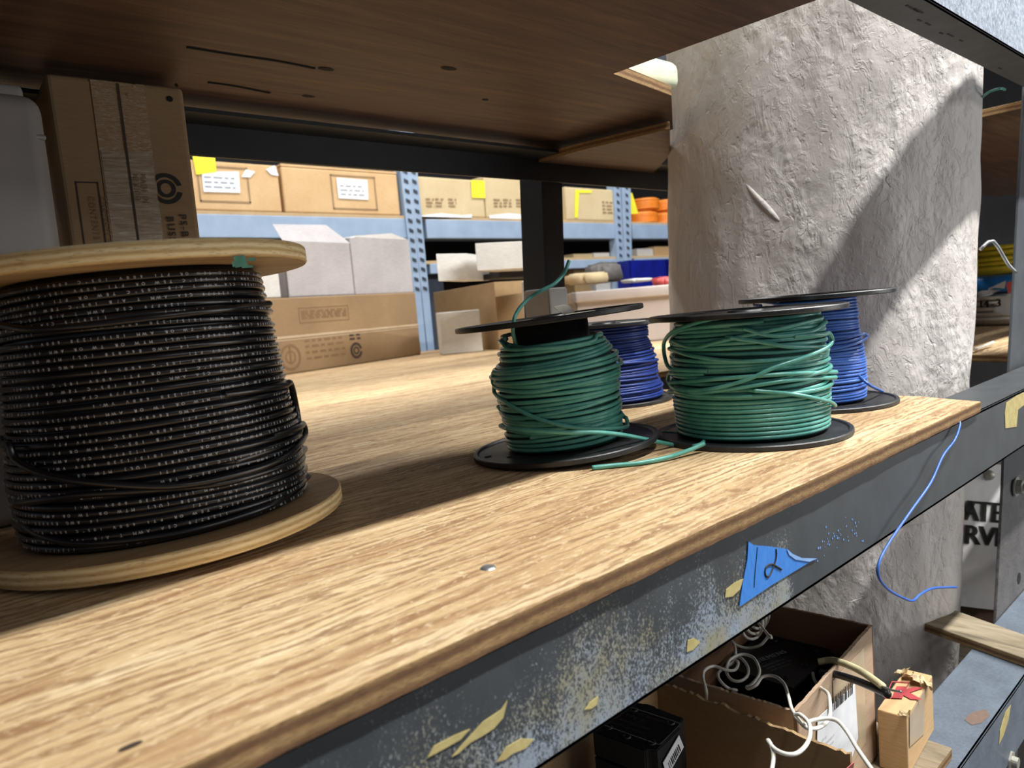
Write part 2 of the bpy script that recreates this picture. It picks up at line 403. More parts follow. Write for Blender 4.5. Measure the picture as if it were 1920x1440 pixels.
# trowel ridges in the plaster
def ridge(pts, r):
    P = []
    for px, py in pts:
        d = ray(px, py); ox, oy = -PCX, -PCY; A = d.x*d.x+d.y*d.y; B = 2*(ox*d.x+oy*d.y); Cc = ox*ox+oy*oy-(PR-.001)**2
        q = B*B-4*A*Cc
        if q < 0: continue
        P.append(CO+d*((-B-math.sqrt(q))/(2*A)))
    P = smooth_pts(P, 6); n_ = len(P); V, Fc = [], []
    V, Fc = tube(P, r, 8)
    for i in range(n_):
        tt = math.sin(math.pi*min(1, (i+.4)/n_))**.6
        for k in range(8):
            V[i*8+k] = P[i]+(V[i*8+k]-P[i])*tt
    return V, Fc
for pts, r in (([(1396, 340), (1415, 365), (1440, 392), (1462, 415)], .0045), ([(1556, 330), (1548, 350), (1535, 362), (1527, 376)], .0022),
                ([(1485, 60), (1490, 75), (1512, 120)], .0025),
               ([(1524, 425), (1540, 440), (1548, 465)], .0022), 
               ([(1600, 1040), (1640, 1015), (1700, 985), (1745, 978)], .0016), ([(1590, 1130), (1640, 1115)], .0012)):
    V, Fc = ridge(pts, r); o = mkobj('plaster_ridge', V, Fc, M['plaster'], pil, True, W=False)

# ================================================================== SHELVING FRAME (near bay)
fr = empty('steel_shelving', (0, .26, -1.2)); tag(fr, 'dark slate steel shelving frame with scuffed paint carrying the plywood shelves', 'shelving')
def angle_beam(x0, x1, yf, z0, z1, flange_y, t=.003, top=True):
    bm = box(x0, x1, yf, yf+t, z0, z1, bev=.0006, segs=1)
    zf = (z1-t, z1) if top else (z0, z0+t)
    return box(x0, x1, yf, yf+flange_y, zf[0], zf[1], bm, .0006, 1)
DT = .011                                                     # board thickness
bm = angle_beam(-1.2, 2.4, .2385, -DT-.0665, -DT-.0005, .058); box(-1.2, 2.4, .2385, .262, -DT-.0665, -DT-.0635, bm, .0006, 1)
beamL = bmobj('beam', bm, M['beam'], fr)
bm = angle_beam(-1.2, 2.4, .235, .361, .500, .040, top=False)  # top raised out of view to widen the shadow on the pillar
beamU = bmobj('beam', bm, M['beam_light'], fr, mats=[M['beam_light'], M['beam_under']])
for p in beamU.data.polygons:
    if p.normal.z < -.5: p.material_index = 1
beamU['label'] = 'upper beam with a speckled pale face and nicked underside'
bm = angle_beam(-1.2, 2.4, .235, -.42, -.346, .066)
beamB = bmobj('beam', bm, M['beam_mid'], fr)
bm = box(-1.2, 2.6, .795, .800, .316, .352, bev=.001, segs=1); box(-1.2, 2.6, .752, .800, .348, .352, bm)
bmobj('beam', bm, M['beam_dark'], fr)
bm = box(-1.2, 2.6, .795, .800, -.09, -DT-.0008, bev=.001, segs=1); bmobj('beam', bm, M['beam_dark'], fr)
# nicks on the underside of the upper beam
for px, py, l in ((1711, 16, .014), (1722, 20, .010), (1740, 45, .006), (1765, 62, .004), (1782, 66, .008), (1724, 38, .004), (1875, 128, .005), (1802, 76, .004)):
    P = uz(px, py, .361); bmobj('paint_nick', box(P.x-l, P.x+l, P.y-.0009, P.y+.0009, .3606, .3612), M['inkblack'], beamU, W=None)
# rear post seen between the shelves
A = [uy(1034, 290, .80), uy(1071, 290, .80), uy(1077, 640, .80), uy(1043, 640, .80)]
def lean(pt, pb, z):  # point on the line through two points at height z
    return pb+(pt-pb)*((z-pb.z)/(pt.z-pb.z))
TL, TR_, BL, BR = lean(A[0], A[3], .352), lean(A[1], A[2], .352), lean(A[0], A[3], -1.2), lean(A[1], A[2], -1.2)
bm = hexa([BL, BR, BR+Vector((0, .004, 0)), BL+Vector((0, .004, 0)), TL+Vector((0, 0, .3)), TR_+Vector((0, 0, .3)), TR_+Vector((0, .004, .3)), TL+Vector((0, .004, .3))], None, .0008)
Vd = Vector((-.003, .045, 0))
hexa([BL+Vector((-.004, 0, 0)), BL, BL+Vd, BL+Vd+Vector((-.004, 0, 0)), TL+Vector((-.004, 0, .3)), TL+Vector((0, 0, .3)), TL+Vd+Vector((0, 0, .3)), TL+Vd+Vector((-.004, 0, .3))], bm, .0008)
post = bmobj('post', bm, M['beam_dark'], fr); 
# outer flange, lit look put into its paler paint, + bolt
L1, L2 = uy(1006, 345, .84), uy(1034, 345, .84); B1, B2 = uy(1014, 540, .84), uy(1042, 540, .84)
hb = [lean(L1, B1, -.01), lean(L2, B2, -.01), lean(L1, B1, .33), lean(L2, B2, .33)]
bm = hexa([hb[0], hb[1], hb[1]+Vector((0, .004, 0)), hb[0]+Vector((0, .004, 0)), hb[2], hb[3], hb[3]+Vector((0, .004, 0)), hb[2]+Vector((0, .004, 0))], None, .0008)
pf = bmobj('post', bm, M['beam_plain'], fr)
def nut(px, py, y, r, parent, axis='y', mat='nut'):
    P = uy(px, py, y); bm = bmesh.new()
    bmesh.ops.create_cone(bm, cap_ends=True, segments=6, radius1=r, radius2=r, depth=r*.8)
    bmesh.ops.bevel(bm, geom=bm.edges[:], offset=r*.1, segments=1, affect='EDGES')
    bmesh.ops.create_cone(bm, cap_ends=True, segments=24, radius1=r*1.35, radius2=r*1.35, depth=r*.2, matrix=Matrix.Translation((0, 0, -r*.45)))
    bmesh.ops.create_cone(bm, cap_ends=True, segments=16, radius1=r*.55, radius2=r*.5, depth=r*.9, matrix=Matrix.Translation((0, 0, r*.4)))
    m = Matrix.Translation(P) @ Matrix.Rotation(math.pi/2, 4, 'X'); bm.transform(m)
    return bmobj('nut', bm, M[mat], parent)
nut(1012, 437, .835, .008, pf)
# right hand front post (behind the front beams) and its lower bracket
T_, B_ = uy(1915, 300, .302), uy(1868, 1165, .302)
Pt, Pb, Pm = lean(T_, B_, .60), lean(T_, B_, -1.2), lean(T_, B_, -.155)
def strip(P, Q, w, t, bm=None, dpt=0):
    X = Vector((w, 0, 0)); Y = Vector((0, t, 0))
    return hexa([P, P+X, P+X+Y, P+Y, Q, Q+X, Q+X+Y, Q+Y], bm, .001)
bm = strip(Pm, Pt, .15, .004)
rp = bmobj('post', bm, M['beam_plain'], fr)
bm = strip(Pb, Pm, .15, .004)
rp2 = bmobj('post', bm, M['beam_worn'], fr)
G1, G2 = uy(1884, 846, .297), uy(1880, 960, .297)
bm = strip(lean(G1, G2, -.165), lean(G1, G2, -.015), .15, .004); gb = bmobj('bracket', bm, M['beam_plain'], fr)
nut(1913, 913, .294, .0105, gb)
H = uy(1911, 1084, .3015); bm = lathe([(0, 0), (.0085, 0)], n=28); bm.transform(Matrix.Translation(H) @ Matrix.Rotation(math.pi/2, 4, 'X')); bmobj('post_hole', bm, M['hole'], rp2)
G1, G2 = uy(1880, 1330, .24), uy(1800, 1600, .24)
nb = bmobj('bracket', box(.80, .95, .2385, .2425, -.52, -.42, bev=.001, segs=1), M['beam_plain'], fr)
nut(1889, 1425, .2385, .0125, nb)
# tan tape residue on the beams
yb = .2385
def patch(pts, y=yb, mat='residue', par=beamL, name='tape_residue'):
    return quad(name, [uy(px, py, y) for px, py in pts], M[mat], par, .0003, thick=.0003)
patch([(846, 1418), (868, 1392), (905, 1352), (938, 1330), (950, 1312), (942, 1345), (925, 1365), (905, 1378), (880, 1392), (858, 1412)])
patch([(800, 1420), (812, 1398), (850, 1378), (880, 1366), (862, 1386), (830, 1404)])
patch([(930, 1428), (948, 1400), (975, 1384), (1000, 1385), (985, 1402), (960, 1412), (945, 1424)])
patch([(1095, 1330), (1105, 1316), (1120, 1305), (1118, 1320), (1108, 1328)])
patch([(1286, 1222), (1288, 1200), (1300, 1196), (1312, 1203), (1298, 1218)])
patch([(1358, 1120), (1360, 1105), (1376, 1092), (1392, 1085), (1386, 1105), (1372, 1118)])
patch([(1884, 803), (1883, 775), (1886, 755), (1905, 742), (1930, 730), (1925, 755), (1908, 768), (1905, 800)])
patch([(1872, 1396), (1874, 1370), (1884, 1335), (1894, 1322), (1890, 1350), (1880, 1380)], .235, par=beamB)
# rust stain on the lower beam
quad('rust_stain', [uz(px, py, -.346) for px, py in ((1808, 1350), (1822, 1336), (1850, 1330), (1856, 1342), (1840, 1356), (1822, 1360))], M['rust'], beamB, .0002, thick=.0002)
# blue paint flecks right of the tape
rr = random.Random(4); bm = bmesh.new()
for i in range(46):
    t = rr.random(); px = 1535+t*78+rr.gauss(0, 5); py = 1030-t*62+rr.gauss(0, 9)
    if t > .6: px = rr.gauss(1600, 9); py = rr.gauss(990, 13)
    P = uy(px, py, yb-.0003); r = rr.uniform(.0003, .0011)
    vs = [bm.verts.new((P.x+r*math.cos(k*1.05+i)*rr.uniform(.6, 1.3), P.y, P.z+r*math.sin(k*1.05+i))) for k in range(6)]; bm.faces.new(vs)
bmobj('paint_fleck', bm, M['whitewrap'], beamL)
M['bluefleck'] = simple('blue_fleck', '5E8FD0', '7FA8DC', .7); bpy.data.objects['paint_fleck'].data.materials[0] = M['bluefleck']
bpy.data.objects['paint_fleck']['kind'] = 'stuff'
# blue tape label with the handwritten number
tp = [(1401, 1015), (1412, 1022), (1440, 1024), (1474, 1029), (1484, 1038), (1502, 1046), (1530, 1047), (1512, 1056), (1447, 1095), (1384, 1137), (1390, 1095), (1399, 1050)]
tape = quad('tape_label', [uy(px, py, yb) for px, py in tp], M['tape_blue'], None, .0006, thick=.0003)
tag(tape, 'torn triangle of blue masking tape numbered 12 on the scuffed steel beam', 'label')
def penline(pts, r, name='pen_mark', y=yb-.001, par=tape):
    return tubeobj(name, [uy(px, py, y) for px, py in pts], r, M['inkblack'], par, 6, 6)
penline([(1420, 1026), (1418, 1050), (1415, 1080), (1414, 1101)], .00035)
penline([(1455, 1029), (1455, 1045), (1450, 1062), (1443, 1078), (1437, 1081), (1434, 1073), (1437, 1062), (1447, 1058), (1457, 1063), (1465, 1068)], .0007)
tp2 = [uy(px, py, yb-.0008) for px, py in ((1474, 1029), (1484, 1038), (1502, 1046), (1530, 1047), (1516, 1053), (1490, 1049), (1478, 1040))]
quad('torn_edge', tp2, simple('pale_torn_tape', '7FA9DD', '9CC0EA', .8), tape, .0004, thick=.0002)

# ================================================================== PLYWOOD SHELVES
def board(name, poly, z0, z1, mt, me_, label, cat='shelf board', under=None):
    bm = prism(poly, z0, z1); bmesh.ops.bevel(bm, geom=[e for e in bm.edges], offset=.0007, segments=1, affect='EDGES')
    mats = [mt, me_, under or mt]; o = bmobj(name, bm, None, None, mats=mats)
    for p in o.data.polygons: p.material_index = 0 if p.normal.z > .6 else (2 if p.normal.z < -.6 else 1)
    return tag(o, label, cat)
nl = PR+.012
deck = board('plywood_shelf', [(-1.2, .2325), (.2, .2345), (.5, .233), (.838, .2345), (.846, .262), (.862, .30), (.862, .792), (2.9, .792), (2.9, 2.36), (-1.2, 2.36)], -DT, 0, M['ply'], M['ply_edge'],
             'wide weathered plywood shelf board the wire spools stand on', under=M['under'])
def split_edge(o, amp):   # ragged front edge
    bm = bmesh.new(); bm.from_mesh(o.data)
    es = [e for e in bm.edges if all(v.co.y < .24 for v in e.verts) and e.calc_length() > .1]
    bmesh.ops.subdivide_edges(bm, edges=es, cuts=120, use_grid_fill=False)
    for v in bm.verts:
        if v.co.y < .24: v.co.y += amp*noise.noise(Vector((v.co.x*40, 0, v.co.z*90)))+amp*.6*noise.noise(Vector((v.co.x*160, 3, v.co.z*300)))
    bm.to_mesh(o.data); bm.free()
split_edge(deck, .0007)
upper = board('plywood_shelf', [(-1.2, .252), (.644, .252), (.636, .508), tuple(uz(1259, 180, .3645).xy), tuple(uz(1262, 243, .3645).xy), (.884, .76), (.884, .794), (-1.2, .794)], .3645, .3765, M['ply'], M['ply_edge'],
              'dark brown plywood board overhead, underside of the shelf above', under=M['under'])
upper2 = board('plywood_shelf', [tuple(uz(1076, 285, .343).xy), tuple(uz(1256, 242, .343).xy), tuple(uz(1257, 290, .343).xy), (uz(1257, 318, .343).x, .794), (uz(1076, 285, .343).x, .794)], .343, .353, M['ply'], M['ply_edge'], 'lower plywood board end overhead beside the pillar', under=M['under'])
# small holes in the upper board
for px, py, r in ((611, 129, .005), (841, 128, .0055), (578, 180, .0045), (910, 187, .0028), (500, 172, .003)):
    P = uz(px, py, .3645); bm = lathe([(0, 0), (r, 0)], n=20); bm.transform(Matrix.Translation(P-Vector((0, 0, .0004))) @ Matrix.Diagonal((1.6, .8, 1, 1))); bmobj('nail_hole', bm, M['hole'], upper)
for pts in ([(350, 87), (430, 100), (520, 113), (590, 127)], [(390, 153), (440, 160), (505, 173)]):
    V, Fc = tube(smooth_pts([uz(x, y, .3647) for x, y in pts], 6), .0016, 6); mkobj('crack', V, Fc, M['hole'], upper)
# screw sunk in the deck
P = uz(915, 1065, 0); bm = lathe([(0, .0011), (.0022, .0011), (.0034, .0008), (.0042, 0)], (P.x, P.y), 20); bmobj('screw', bm, M['steel'], deck, True)
P = uz(245, 1400, 0); bm = lathe([(0, 0), (.0022, 0)], n=20); bm.transform(Matrix.Translation(P+Vector((0, 0, .0004))) @ Matrix.Diagonal((1.7, .7, 1, 1))); bmobj('knot', bm, M['ink'], deck)
# lower bay
low = board('plywood_shelf', [(-1.2, .245), (.762, .245), (.762, .31), (.77, .45), (.84, .80), (-1.2, .80)], -.356+.0105, -.334, M['greyply'], M['ply_edge'], 'worn plywood board of the lower bay under the cardboard boxes')
low2 = board('plywood_shelf', [(1.09, .305), (2.6, .305), (2.6, .795), (1.345, .795), (1.345, .5), (1.275, .365), (1.2, .325), (1.09, .322)], -.556, -.544, M['greyply'], M['ply_edge'], 'dusty grey plywood of the lower bay past the pillar')
Q = [uz(px, py, -.334) for px, py in ((1770, 1185), (1920, 1231))]
pk = board('wooden_plank', [(1.000, .2355), (1.062, .2355), (1.125, .42), (1.05, .42)], -.3455, -.334, M['greyply'], M['ply_edge'], 'short wooden plank end resting across the lower beam beside the pillar', 'plank')
# next bay on the right of the pillar
nb1 = board('plywood_shelf', [(1.285, .302), (2.6, .302), (2.6, .784), (1.45, .784), (1.36, .55)], -.0105, .0, M['ply'], M['ply_edge'], 'plywood shelf board beyond the pillar holding the yellow cable coil')
nbu = board('plywood_shelf', [(1.36, .252), (2.9, .252), (2.9, .75), (1.37, .75)], .3645, .3765, M['ply'], M['ply_edge'], 'brown plywood board overhead in the bay right of the pillar', under=M['under'])
# ================================================================== SPOOLS
def interp(prof, z):
    if z <= prof[0][0]: return prof[0][1]
    for (za, ra), (zb, rb) in zip(prof, prof[1:]):
        if z <= zb: return ra+(rb-ra)*(z-za)/(zb-za)
    return prof[-1][1]
def winding(prof, z0, z1, pitch, rw, seed, tilt=.003, wob=.0015, jit=.0006, per=52, sides=8, messy=None):
    """local helix points: list of (theta, z, r)"""
    o = Vector((seed*7.3, 0, 0)); nT = int((z1-z0)/pitch); out = []
    for i in range(nT*per+1):
        t = i/per; th = 2*math.pi*t; z = z0+(z1-z0)*t/nT
        e = min(1, min(z-z0, z1-z)/.012)                       # calm near the flanges
        k = 1 if messy is None else messy(z)
        ph = 6.3*noise.noise(o+Vector((t*.11, 1, 0))); am = tilt*k*(.4+noise.noise(o+Vector((t*.3, 5, 0))))
        zz = z+e*(am*math.sin(th+ph)+jit*k*2*noise.noise(o+Vector((t*1.7, 9, 0))))
        r = interp(prof, z)+e*(wob*k*noise.noise(o+Vector((t*.9, 13, 0)))+wob*.8*k*max(0, noise.noise(o+Vector((t*.35, 17, 0)))))
        out.append((th, min(max(zz, z0), z1), r))
    return out
def cyl(th, z, r): return Vector((r*math.cos(th), r*math.sin(th), z))
def wound(name, pts, rw, mat, parent, sides=8):
    V, Fc = [], []; n = len(pts)
    for th, z, r in pts:
        c, s = math.cos(th), math.sin(th)
        for k in range(sides):
            a_ = 2*math.pi*k/sides; q = r+rw*math.cos(a_); V.append((q*c, q*s, z+rw*math.sin(a_)))
    for i in range(n-1):
        b_ = i*sides
        for k in range(sides):
            k2 = (k+1) % sides; Fc.append((b_+k, b_+sides+k, b_+sides+k2, b_+k2))
    return mkobj(name, V, Fc, mat, parent, True, W=False)
def flange_bm(R_, z0, th, lip=.0016, rim=.0035, hub=.012, bevel=.0008):
    """plastic flange: thin disc with a raised rim, centre hole"""
    z1 = z0+th
    return lathe([(hub, z0), (R_-bevel, z0), (R_, z0+bevel), (R_, z1-bevel), (R_-bevel, z1), (R_-rim, z1), (R_-rim-.0015, z1-lip), (hub+.004, z1-lip), (hub+.003, z1), (hub, z1), (hub, z0)], n=112)
def slots(bm_parent, R_, z, parent, n, seed, small=True, up=1):
    for k in range(n):
        a_ = 2*math.pi*k/n+seed
        bm = lathe([(0, 0), (.0032, 0)], n=16); bm.transform(Matrix.Translation((R_*.86*math.cos(a_), R_*.86*math.sin(a_), z+.00035*up))); bmobj('flange_hole', bm, M['hole'], parent, W=False)
    for k in range(3):
        a_ = 2*math.pi*k/3+seed+.5
        bm = bmesh.new(); r0, r1 = R_*.62, R_*.74; A_ = [];
        for q in range(9): A_.append((r0, a_-.22+.44*q/8))
        for q in range(9): A_.append((r1, a_+.22-.44*q/8))
        bm.faces.new([bm.verts.new((r*math.cos(t), r*math.sin(t), z+.0003*up)) for r, t in A_]); bmobj('flange_slot', bm, M['hole'], parent, W=False)
def tilt_rot(deg, axis=(.67, .742, 0)): return Matrix.Rotation(math.radians(deg), 3, Vector(axis))
def plastic_spool(loc, R_, H, prof, rw, pitch, mat, core, label, group, seed, core_r, rot=None, z1w=None, tilt=.004, wob=.003, messy=None, per=52):
    e = empty('wire_spool', loc, rot); tag(e, label, 'wire spool', group)
    bmobj('hub', lathe([(.011, .004), (core_r, .004), (core_r, H-.004), (.011, H-.004)], n=48), M['spool'], e, True, W=False)
    ft = bmobj('bottom_flange', flange_bm(R_, 0, .0048), M['spool'], e, W=False); slots(None, R_, .0048-.0016, ft, 3, seed)
    t2 = flange_bm(R_, 0, .0045); t2.transform(Matrix.Translation((0, 0, H-.0045))); tf = bmobj('top_flange', t2, M['spool'], e, W=False)
    slots(None, R_, H-.0016, tf, 3, seed+1)
    for o in (ft, tf):
        for p in o.data.polygons: p.use_smooth = False
    z1 = z1w or H-.0045-rw
    pts = winding(prof, .0048-.0008+rw, z1, pitch, rw, seed, tilt, wob, messy=messy, per=per)
    w = wound('wire_winding', pts, rw, M[mat], e)
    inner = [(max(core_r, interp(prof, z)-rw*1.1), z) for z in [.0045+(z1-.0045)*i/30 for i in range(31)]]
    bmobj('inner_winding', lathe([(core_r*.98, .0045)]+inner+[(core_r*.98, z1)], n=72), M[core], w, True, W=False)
    return e, w, pts
def on_cyl(e, px, py, r):
    """spool-local point where the view ray meets the winding radius r"""
    Mi = mw(e).inverted(); o = Mi @ CO; d = (Mi.to_3x3() @ ray(px, py))
    A_ = d.x**2+d.y**2; B = 2*(o.x*d.x+o.y*d.y); Cc = o.x**2+o.y**2-r*r; q = B*B-4*A_*Cc
    t = (-B-math.sqrt(max(q, 0)))/(2*A_); p = o+d*t
    if q < 0: k = r/math.hypot(p.x, p.y); p = Vector((p.x*k, p.y*k, p.z))
    return p
def loose(e, pix, r, rw, mat, tails=(0, 0), name='loose_wire', par=None):
    """loose turn lying on the winding; tails: sink the ends this far round the back (radians)"""
    P = [on_cyl(e, x, y, r) for x, y in pix]
    def ext(p, q, ang):
        th = math.atan2(p.y, p.x); th2 = math.atan2(q.y, q.x); d = th-th2
        d = (d+math.pi) % (2*math.pi)-math.pi; sg = 1 if d > 0 else -1; out = []
        for k in range(1, 7): t = th+sg*ang*k/6; rr_ = r-(.004*k/6); out.append(Vector((rr_*math.cos(t), rr_*math.sin(t), p.z+(p.z-q.z)*.15*k/6)))
        return out
    if tails[0]: P = ext(P[0], P[1], tails[0])[::-1]+P
    if tails[1]: P = P+ext(P[-1], P[-2], tails[1])
    V, Fc = tube(smooth_pts(P, 8), rw, 8); return mkobj(name, V, Fc, M[mat], par or e, True, W=False)

# ---- big wooden spool of black wire
BS = empty('wire_spool', (.159, .522, 0), tilt_rot(-2.3)); BS.matrix_basis = Matrix.Translation((.157, .520, .0043)) @ tilt_rot(-2.3).to_4x4()
tag(BS, 'big wooden spool wound with black printed wire standing at the left', 'wire spool')
RW = .1095; HT = .176; TF = .0105
def wood_flange(z0, nm):
    bm = lathe([(.014, z0), (RW-.001, z0), (RW, z0+.001), (RW, z0+TF-.001), (RW-.001, z0+TF), (.014, z0+TF), (.014, z0)], n=144)
    o = bmobj(nm, bm, None, BS, mats=[M['face'], M['rim']], W=False)
    for p in o.data.polygons: p.material_index = 0 if abs(p.normal.z) > .9 else 1; p.use_smooth = abs(p.normal.z) < .2
    return o
wood_flange(0, 'bottom_flange'); tfl = wood_flange(HT-TF, 'top_flange')
bmobj('hub', lathe([(.014, TF), (.045, TF), (.045, HT-TF), (.014, HT-TF)], n=48), M['face'], BS, True, W=False)
prof = [(.0, .0845), (.03, .0865), (.05, .0872), (.075, .0835), (.1, .0815), (.13, .0795), (.155, .0765), (.17, .076)]
rwb = .00225
bw = winding(prof, TF+rwb, HT-TF-rwb, .00455, rwb, 3, .0035, .0012, .0004, 72, messy=lambda z: 1.5 if z < .045 or z > .13 else .45)
bw = [(-t, z, r) for t, z, r in bw]
bww = wound('wire_winding', bw, rwb, M['blackwire'], BS, 10)
bmobj('inner_winding', lathe([(.045, TF)]+[(interp(prof, z)-rwb, z) for z in [TF+(HT-2*TF)*i/24 for i in range(25)]]+[(.045, HT-TF)], n=72), M['blackwire'], bww, True, W=False)
for pix, r, tl in (([(18, 835), (30, 862), (70, 885), (130, 900), (210, 908), (300, 912), (370, 906), (430, 893), (500, 872), (550, 845), (574, 815), (572, 795)], .0905, (.5, .6)),
                   ([(36, 943), (80, 938), (150, 928), (240, 922), (330, 915), (400, 909), (470, 893), (540, 868), (578, 842)], .0885, (.3, .5)),
                   ([(45, 985), (80, 1005), (140, 1018), (220, 1015), (330, 1000), (430, 975), (520, 940), (575, 895)], .0875, (.5, .5)),
                   ([(545, 720), (560, 760), (573, 790), (560, 812), (520, 838), (450, 862)], .0875, (.8, .2)),
                   ([(0, 610), (60, 618), (150, 612), (250, 600), (350, 588), (440, 578), (500, 570)], .0815, (.3, .6))):
    loose(BS, pix, r, rwb, 'blackwire', tl, 'loose_wire', bww)
# white lettering printed along the wire
PH = '14 AWG E66858 (UL) MTW OR TW OR AWM 1015/1230 600V VW-1       I129779 CSA AWM T A/B 105°C TEW OR FT1 600V 105°C 600V FT1            '
def lettering(pts, rw, size, adv, th_lo, th_hi, seed):
    S = [0.]; 
    for (t0, za, ra), (t1, zb, rb) in zip(pts, pts[1:]): S.append(S[-1]+math.hypot((t1-t0)*(ra+rb)/2, zb-za))
    T = np.array([p[0] for p in pts]); Z = np.array([p[1] for p in pts]); Rr = np.array([p[2] for p in pts]); S = np.array(S)
    V, Fc = [], []; s = .0; k = 0; L_ = S[-1]
    while s < L_-.01:
        ch = PH[k % len(PH)]; k += 1
        th = float(np.interp(s, S, T)); m_ = (th % (2*math.pi))
        if ch != ' ' and th_lo < m_ < th_hi:
            vs, fs, w = glyph(ch); b_ = len(V)
            off = .7*noise.noise(Vector((s*1.3, seed, 0)))
            for gx, gy in vs:
                ss = s+gx*size
                t = float(np.interp(ss, S, T)); z = float(np.interp(ss, S, Z)); r = float(np.interp(ss, S, Rr))
                a_ = off-(gy-.35)*size/rw; q = r+(rw+.00006)*math.cos(a_)
                V.append((q*math.cos(t), q*math.sin(t), z+(rw+.00006)*math.sin(a_)))
            Fc += [tuple(i+b_ for i in f) for f in fs]
        s += adv if ch != ' ' else adv*1.15
    return V, Fc
V, Fc = lettering(bw, rwb, .0023, .0033, math.radians(150), math.radians(350), 3.)
pr = mkobj('printing', V, Fc, M['white_print'], bww, W=False)
pr['kind'] = 'stuff'; pr['label'] = 'rows of small white lettering on the black wire'
# green ink smudge on the rim
bm = bmesh.new(); 
P0 = on_cyl(BS, 452, 490, RW+.0003)
for dx_, dz, w_, h_ in ((0, 0, .0042, .0035), (.008, .001, .003, .001), (-.004, -.0015, .002, .0015), (.004, -.003, .004, .0008)):
    t0 = math.atan2(P0.y, P0.x)+dx_/RW; q = [(t0-w_/RW, -h_), (t0+w_/RW, -h_*.7), (t0+w_*.8/RW, h_), (t0-w_*1.1/RW, h_*.8)]
    bm.faces.new([bm.verts.new(((RW+.0003)*math.cos(t), (RW+.0003)*math.sin(t), min(P0.z+dz+z, HT-.0012))) for t, z in q])
bmobj('ink_smudge', bm, M['green_mark'], tfl, W=False)
# ---- front green spool, partly unwound, leaning
g1prof = [(0, .0500), (.02, .0515), (.035, .0520), (.055, .0525), (.066, .0560), (.073, .0560), (.082, .0505), (.092, .0455), (.1, .042)]
rt = tilt_rot(-3.2); lf = Matrix.Translation((.4748, .4609, .0047))
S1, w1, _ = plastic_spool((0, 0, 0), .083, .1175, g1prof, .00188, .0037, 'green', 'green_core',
    'short green wire spool with empty black hub top, closest spool to the front middle', 'plastic wire spools', 11, .034, None, .096, .006, .004)
S1.matrix_basis = lf @ rt.to_4x4()
for pix, r, tl in (([(930, 712), (926, 735), (945, 752), (985, 775), (1030, 792), (1080, 802), (1130, 804), (1172, 801), (1184, 793), (1176, 785)], .0565, (.9, .8)),
                   ([(925, 700), (926, 722), (950, 733), (1000, 735), (1060, 725), (1120, 712), (1156, 700)], .0570, (.7, .7)),
                   ([(942, 642), (955, 655), (1000, 654), (1060, 650), (1110, 640), (1118, 630)], .0475, (.9, .6)),
                   ([(947, 633), (950, 645), (985, 652)], .044, (1.2, .4)),
                   ([(932, 765), (960, 785), (1020, 778), (1090, 764), (1150, 745)], .0545, (.6, .5)),
                   ([(938, 800), (980, 812), (1050, 812), (1110, 800), (1163, 780)], .0545, (.6, .6)),
                   ([(1000, 820), (1060, 812), (1120, 805), (1160, 795)], .0540, (.1, .5))):
    loose(S1, pix, r, .00185, 'green', tl, par=w1)
# trailing tail across the board and back
d0 = (S1.matrix_basis.translation-CO); 
tail = [ud(950, 803, .618), ud(990, 807, .600), ud(1060, 811, .592), ud(1120, 811, .600), ud(1170, 816, .615), ud(1230, 828, .635), ud(1280, 837, .652), uz(1306, 836, .0045), uz(1319, 829, .004), uz(1316, 821, .0035), uz(1295, 815, .003), uz(1262, 812, .0025), uz(1225, 811, .0024)]
tubeobj('wire_end', tail, .0019, M['green'], w1, None or 8)
tail2 = [uz(1110, 877, .0022), uz(1160, 872, .0022), uz(1200, 868, .0022), uz(1250, 858, .003), uz(1290, 845, .0045), uz(1320, 832, .0075)]
tubeobj('wire_end', tail2, .0019, M['green'], w1)
upw = [ud(973, 658, .635), ud(966, 640, .632), ud(962, 622, .628), ud(963, 602, .626), ud(968, 588, .63), ud(978, 573, .635), ud(995, 557, .64), ud(1015, 545, .64), ud(1038, 533, .645), ud(1053, 518, .65), ud(1062, 503, .65), ud(1067, 489, .652)]
tubeobj('wire_end', upw, .0017, M['green'], w1)
# torn white label bits on the top flange
zt = .1175
def scrap(e, pts, z, lift, mat='paper'):
    V = [Vector((x, y, z)) for x, y in pts]; V2 = [v+Vector((0, 0, lift)) for v in V]; k = len(V)
    return mkobj('label_scrap', V+V2, [tuple(range(k))[::-1], tuple(range(k, 2*k))]+[(i, (i+1) % k, k+(i+1) % k, k+i) for i in range(k)], M[mat], e, W=False)
def loc_on(e, px, py, z):
    Mi = mw(e).inverted(); o = Mi @ CO; d = Mi.to_3x3() @ ray(px, py); return o+d*((z-o.z)/d.z)
M['scrap'] = simple('torn_label', 'B9B4A6', 'D6D2C8', .8, 90)
scrap(S1, [(-.045, -.03), (-.02, -.045), (.01, -.038), (.04, -.02), (.05, .0), (.02, .015), (-.02, .0)], zt-.0015, .0004, 'scrap')
P = Vector((-.012, -.030, zt))
V = [P, P+Vector((.010, -.004, 0)), P+Vector((.012, .003, .006)), P+Vector((.010, .008, .0075)), P+Vector((.000, .010, .007)), P+Vector((-.001, .004, .003))]
V += [v+Vector((.0002, .0004, .0006)) for v in V]
mkobj('label_scrap', V, [(0, 1, 2, 3, 4, 5), (11, 10, 9, 8, 7, 6)]+[(i, i+6, (i+1) % 6+6, (i+1) % 6) for i in range(6)], M['scrap'], S1, W=False)
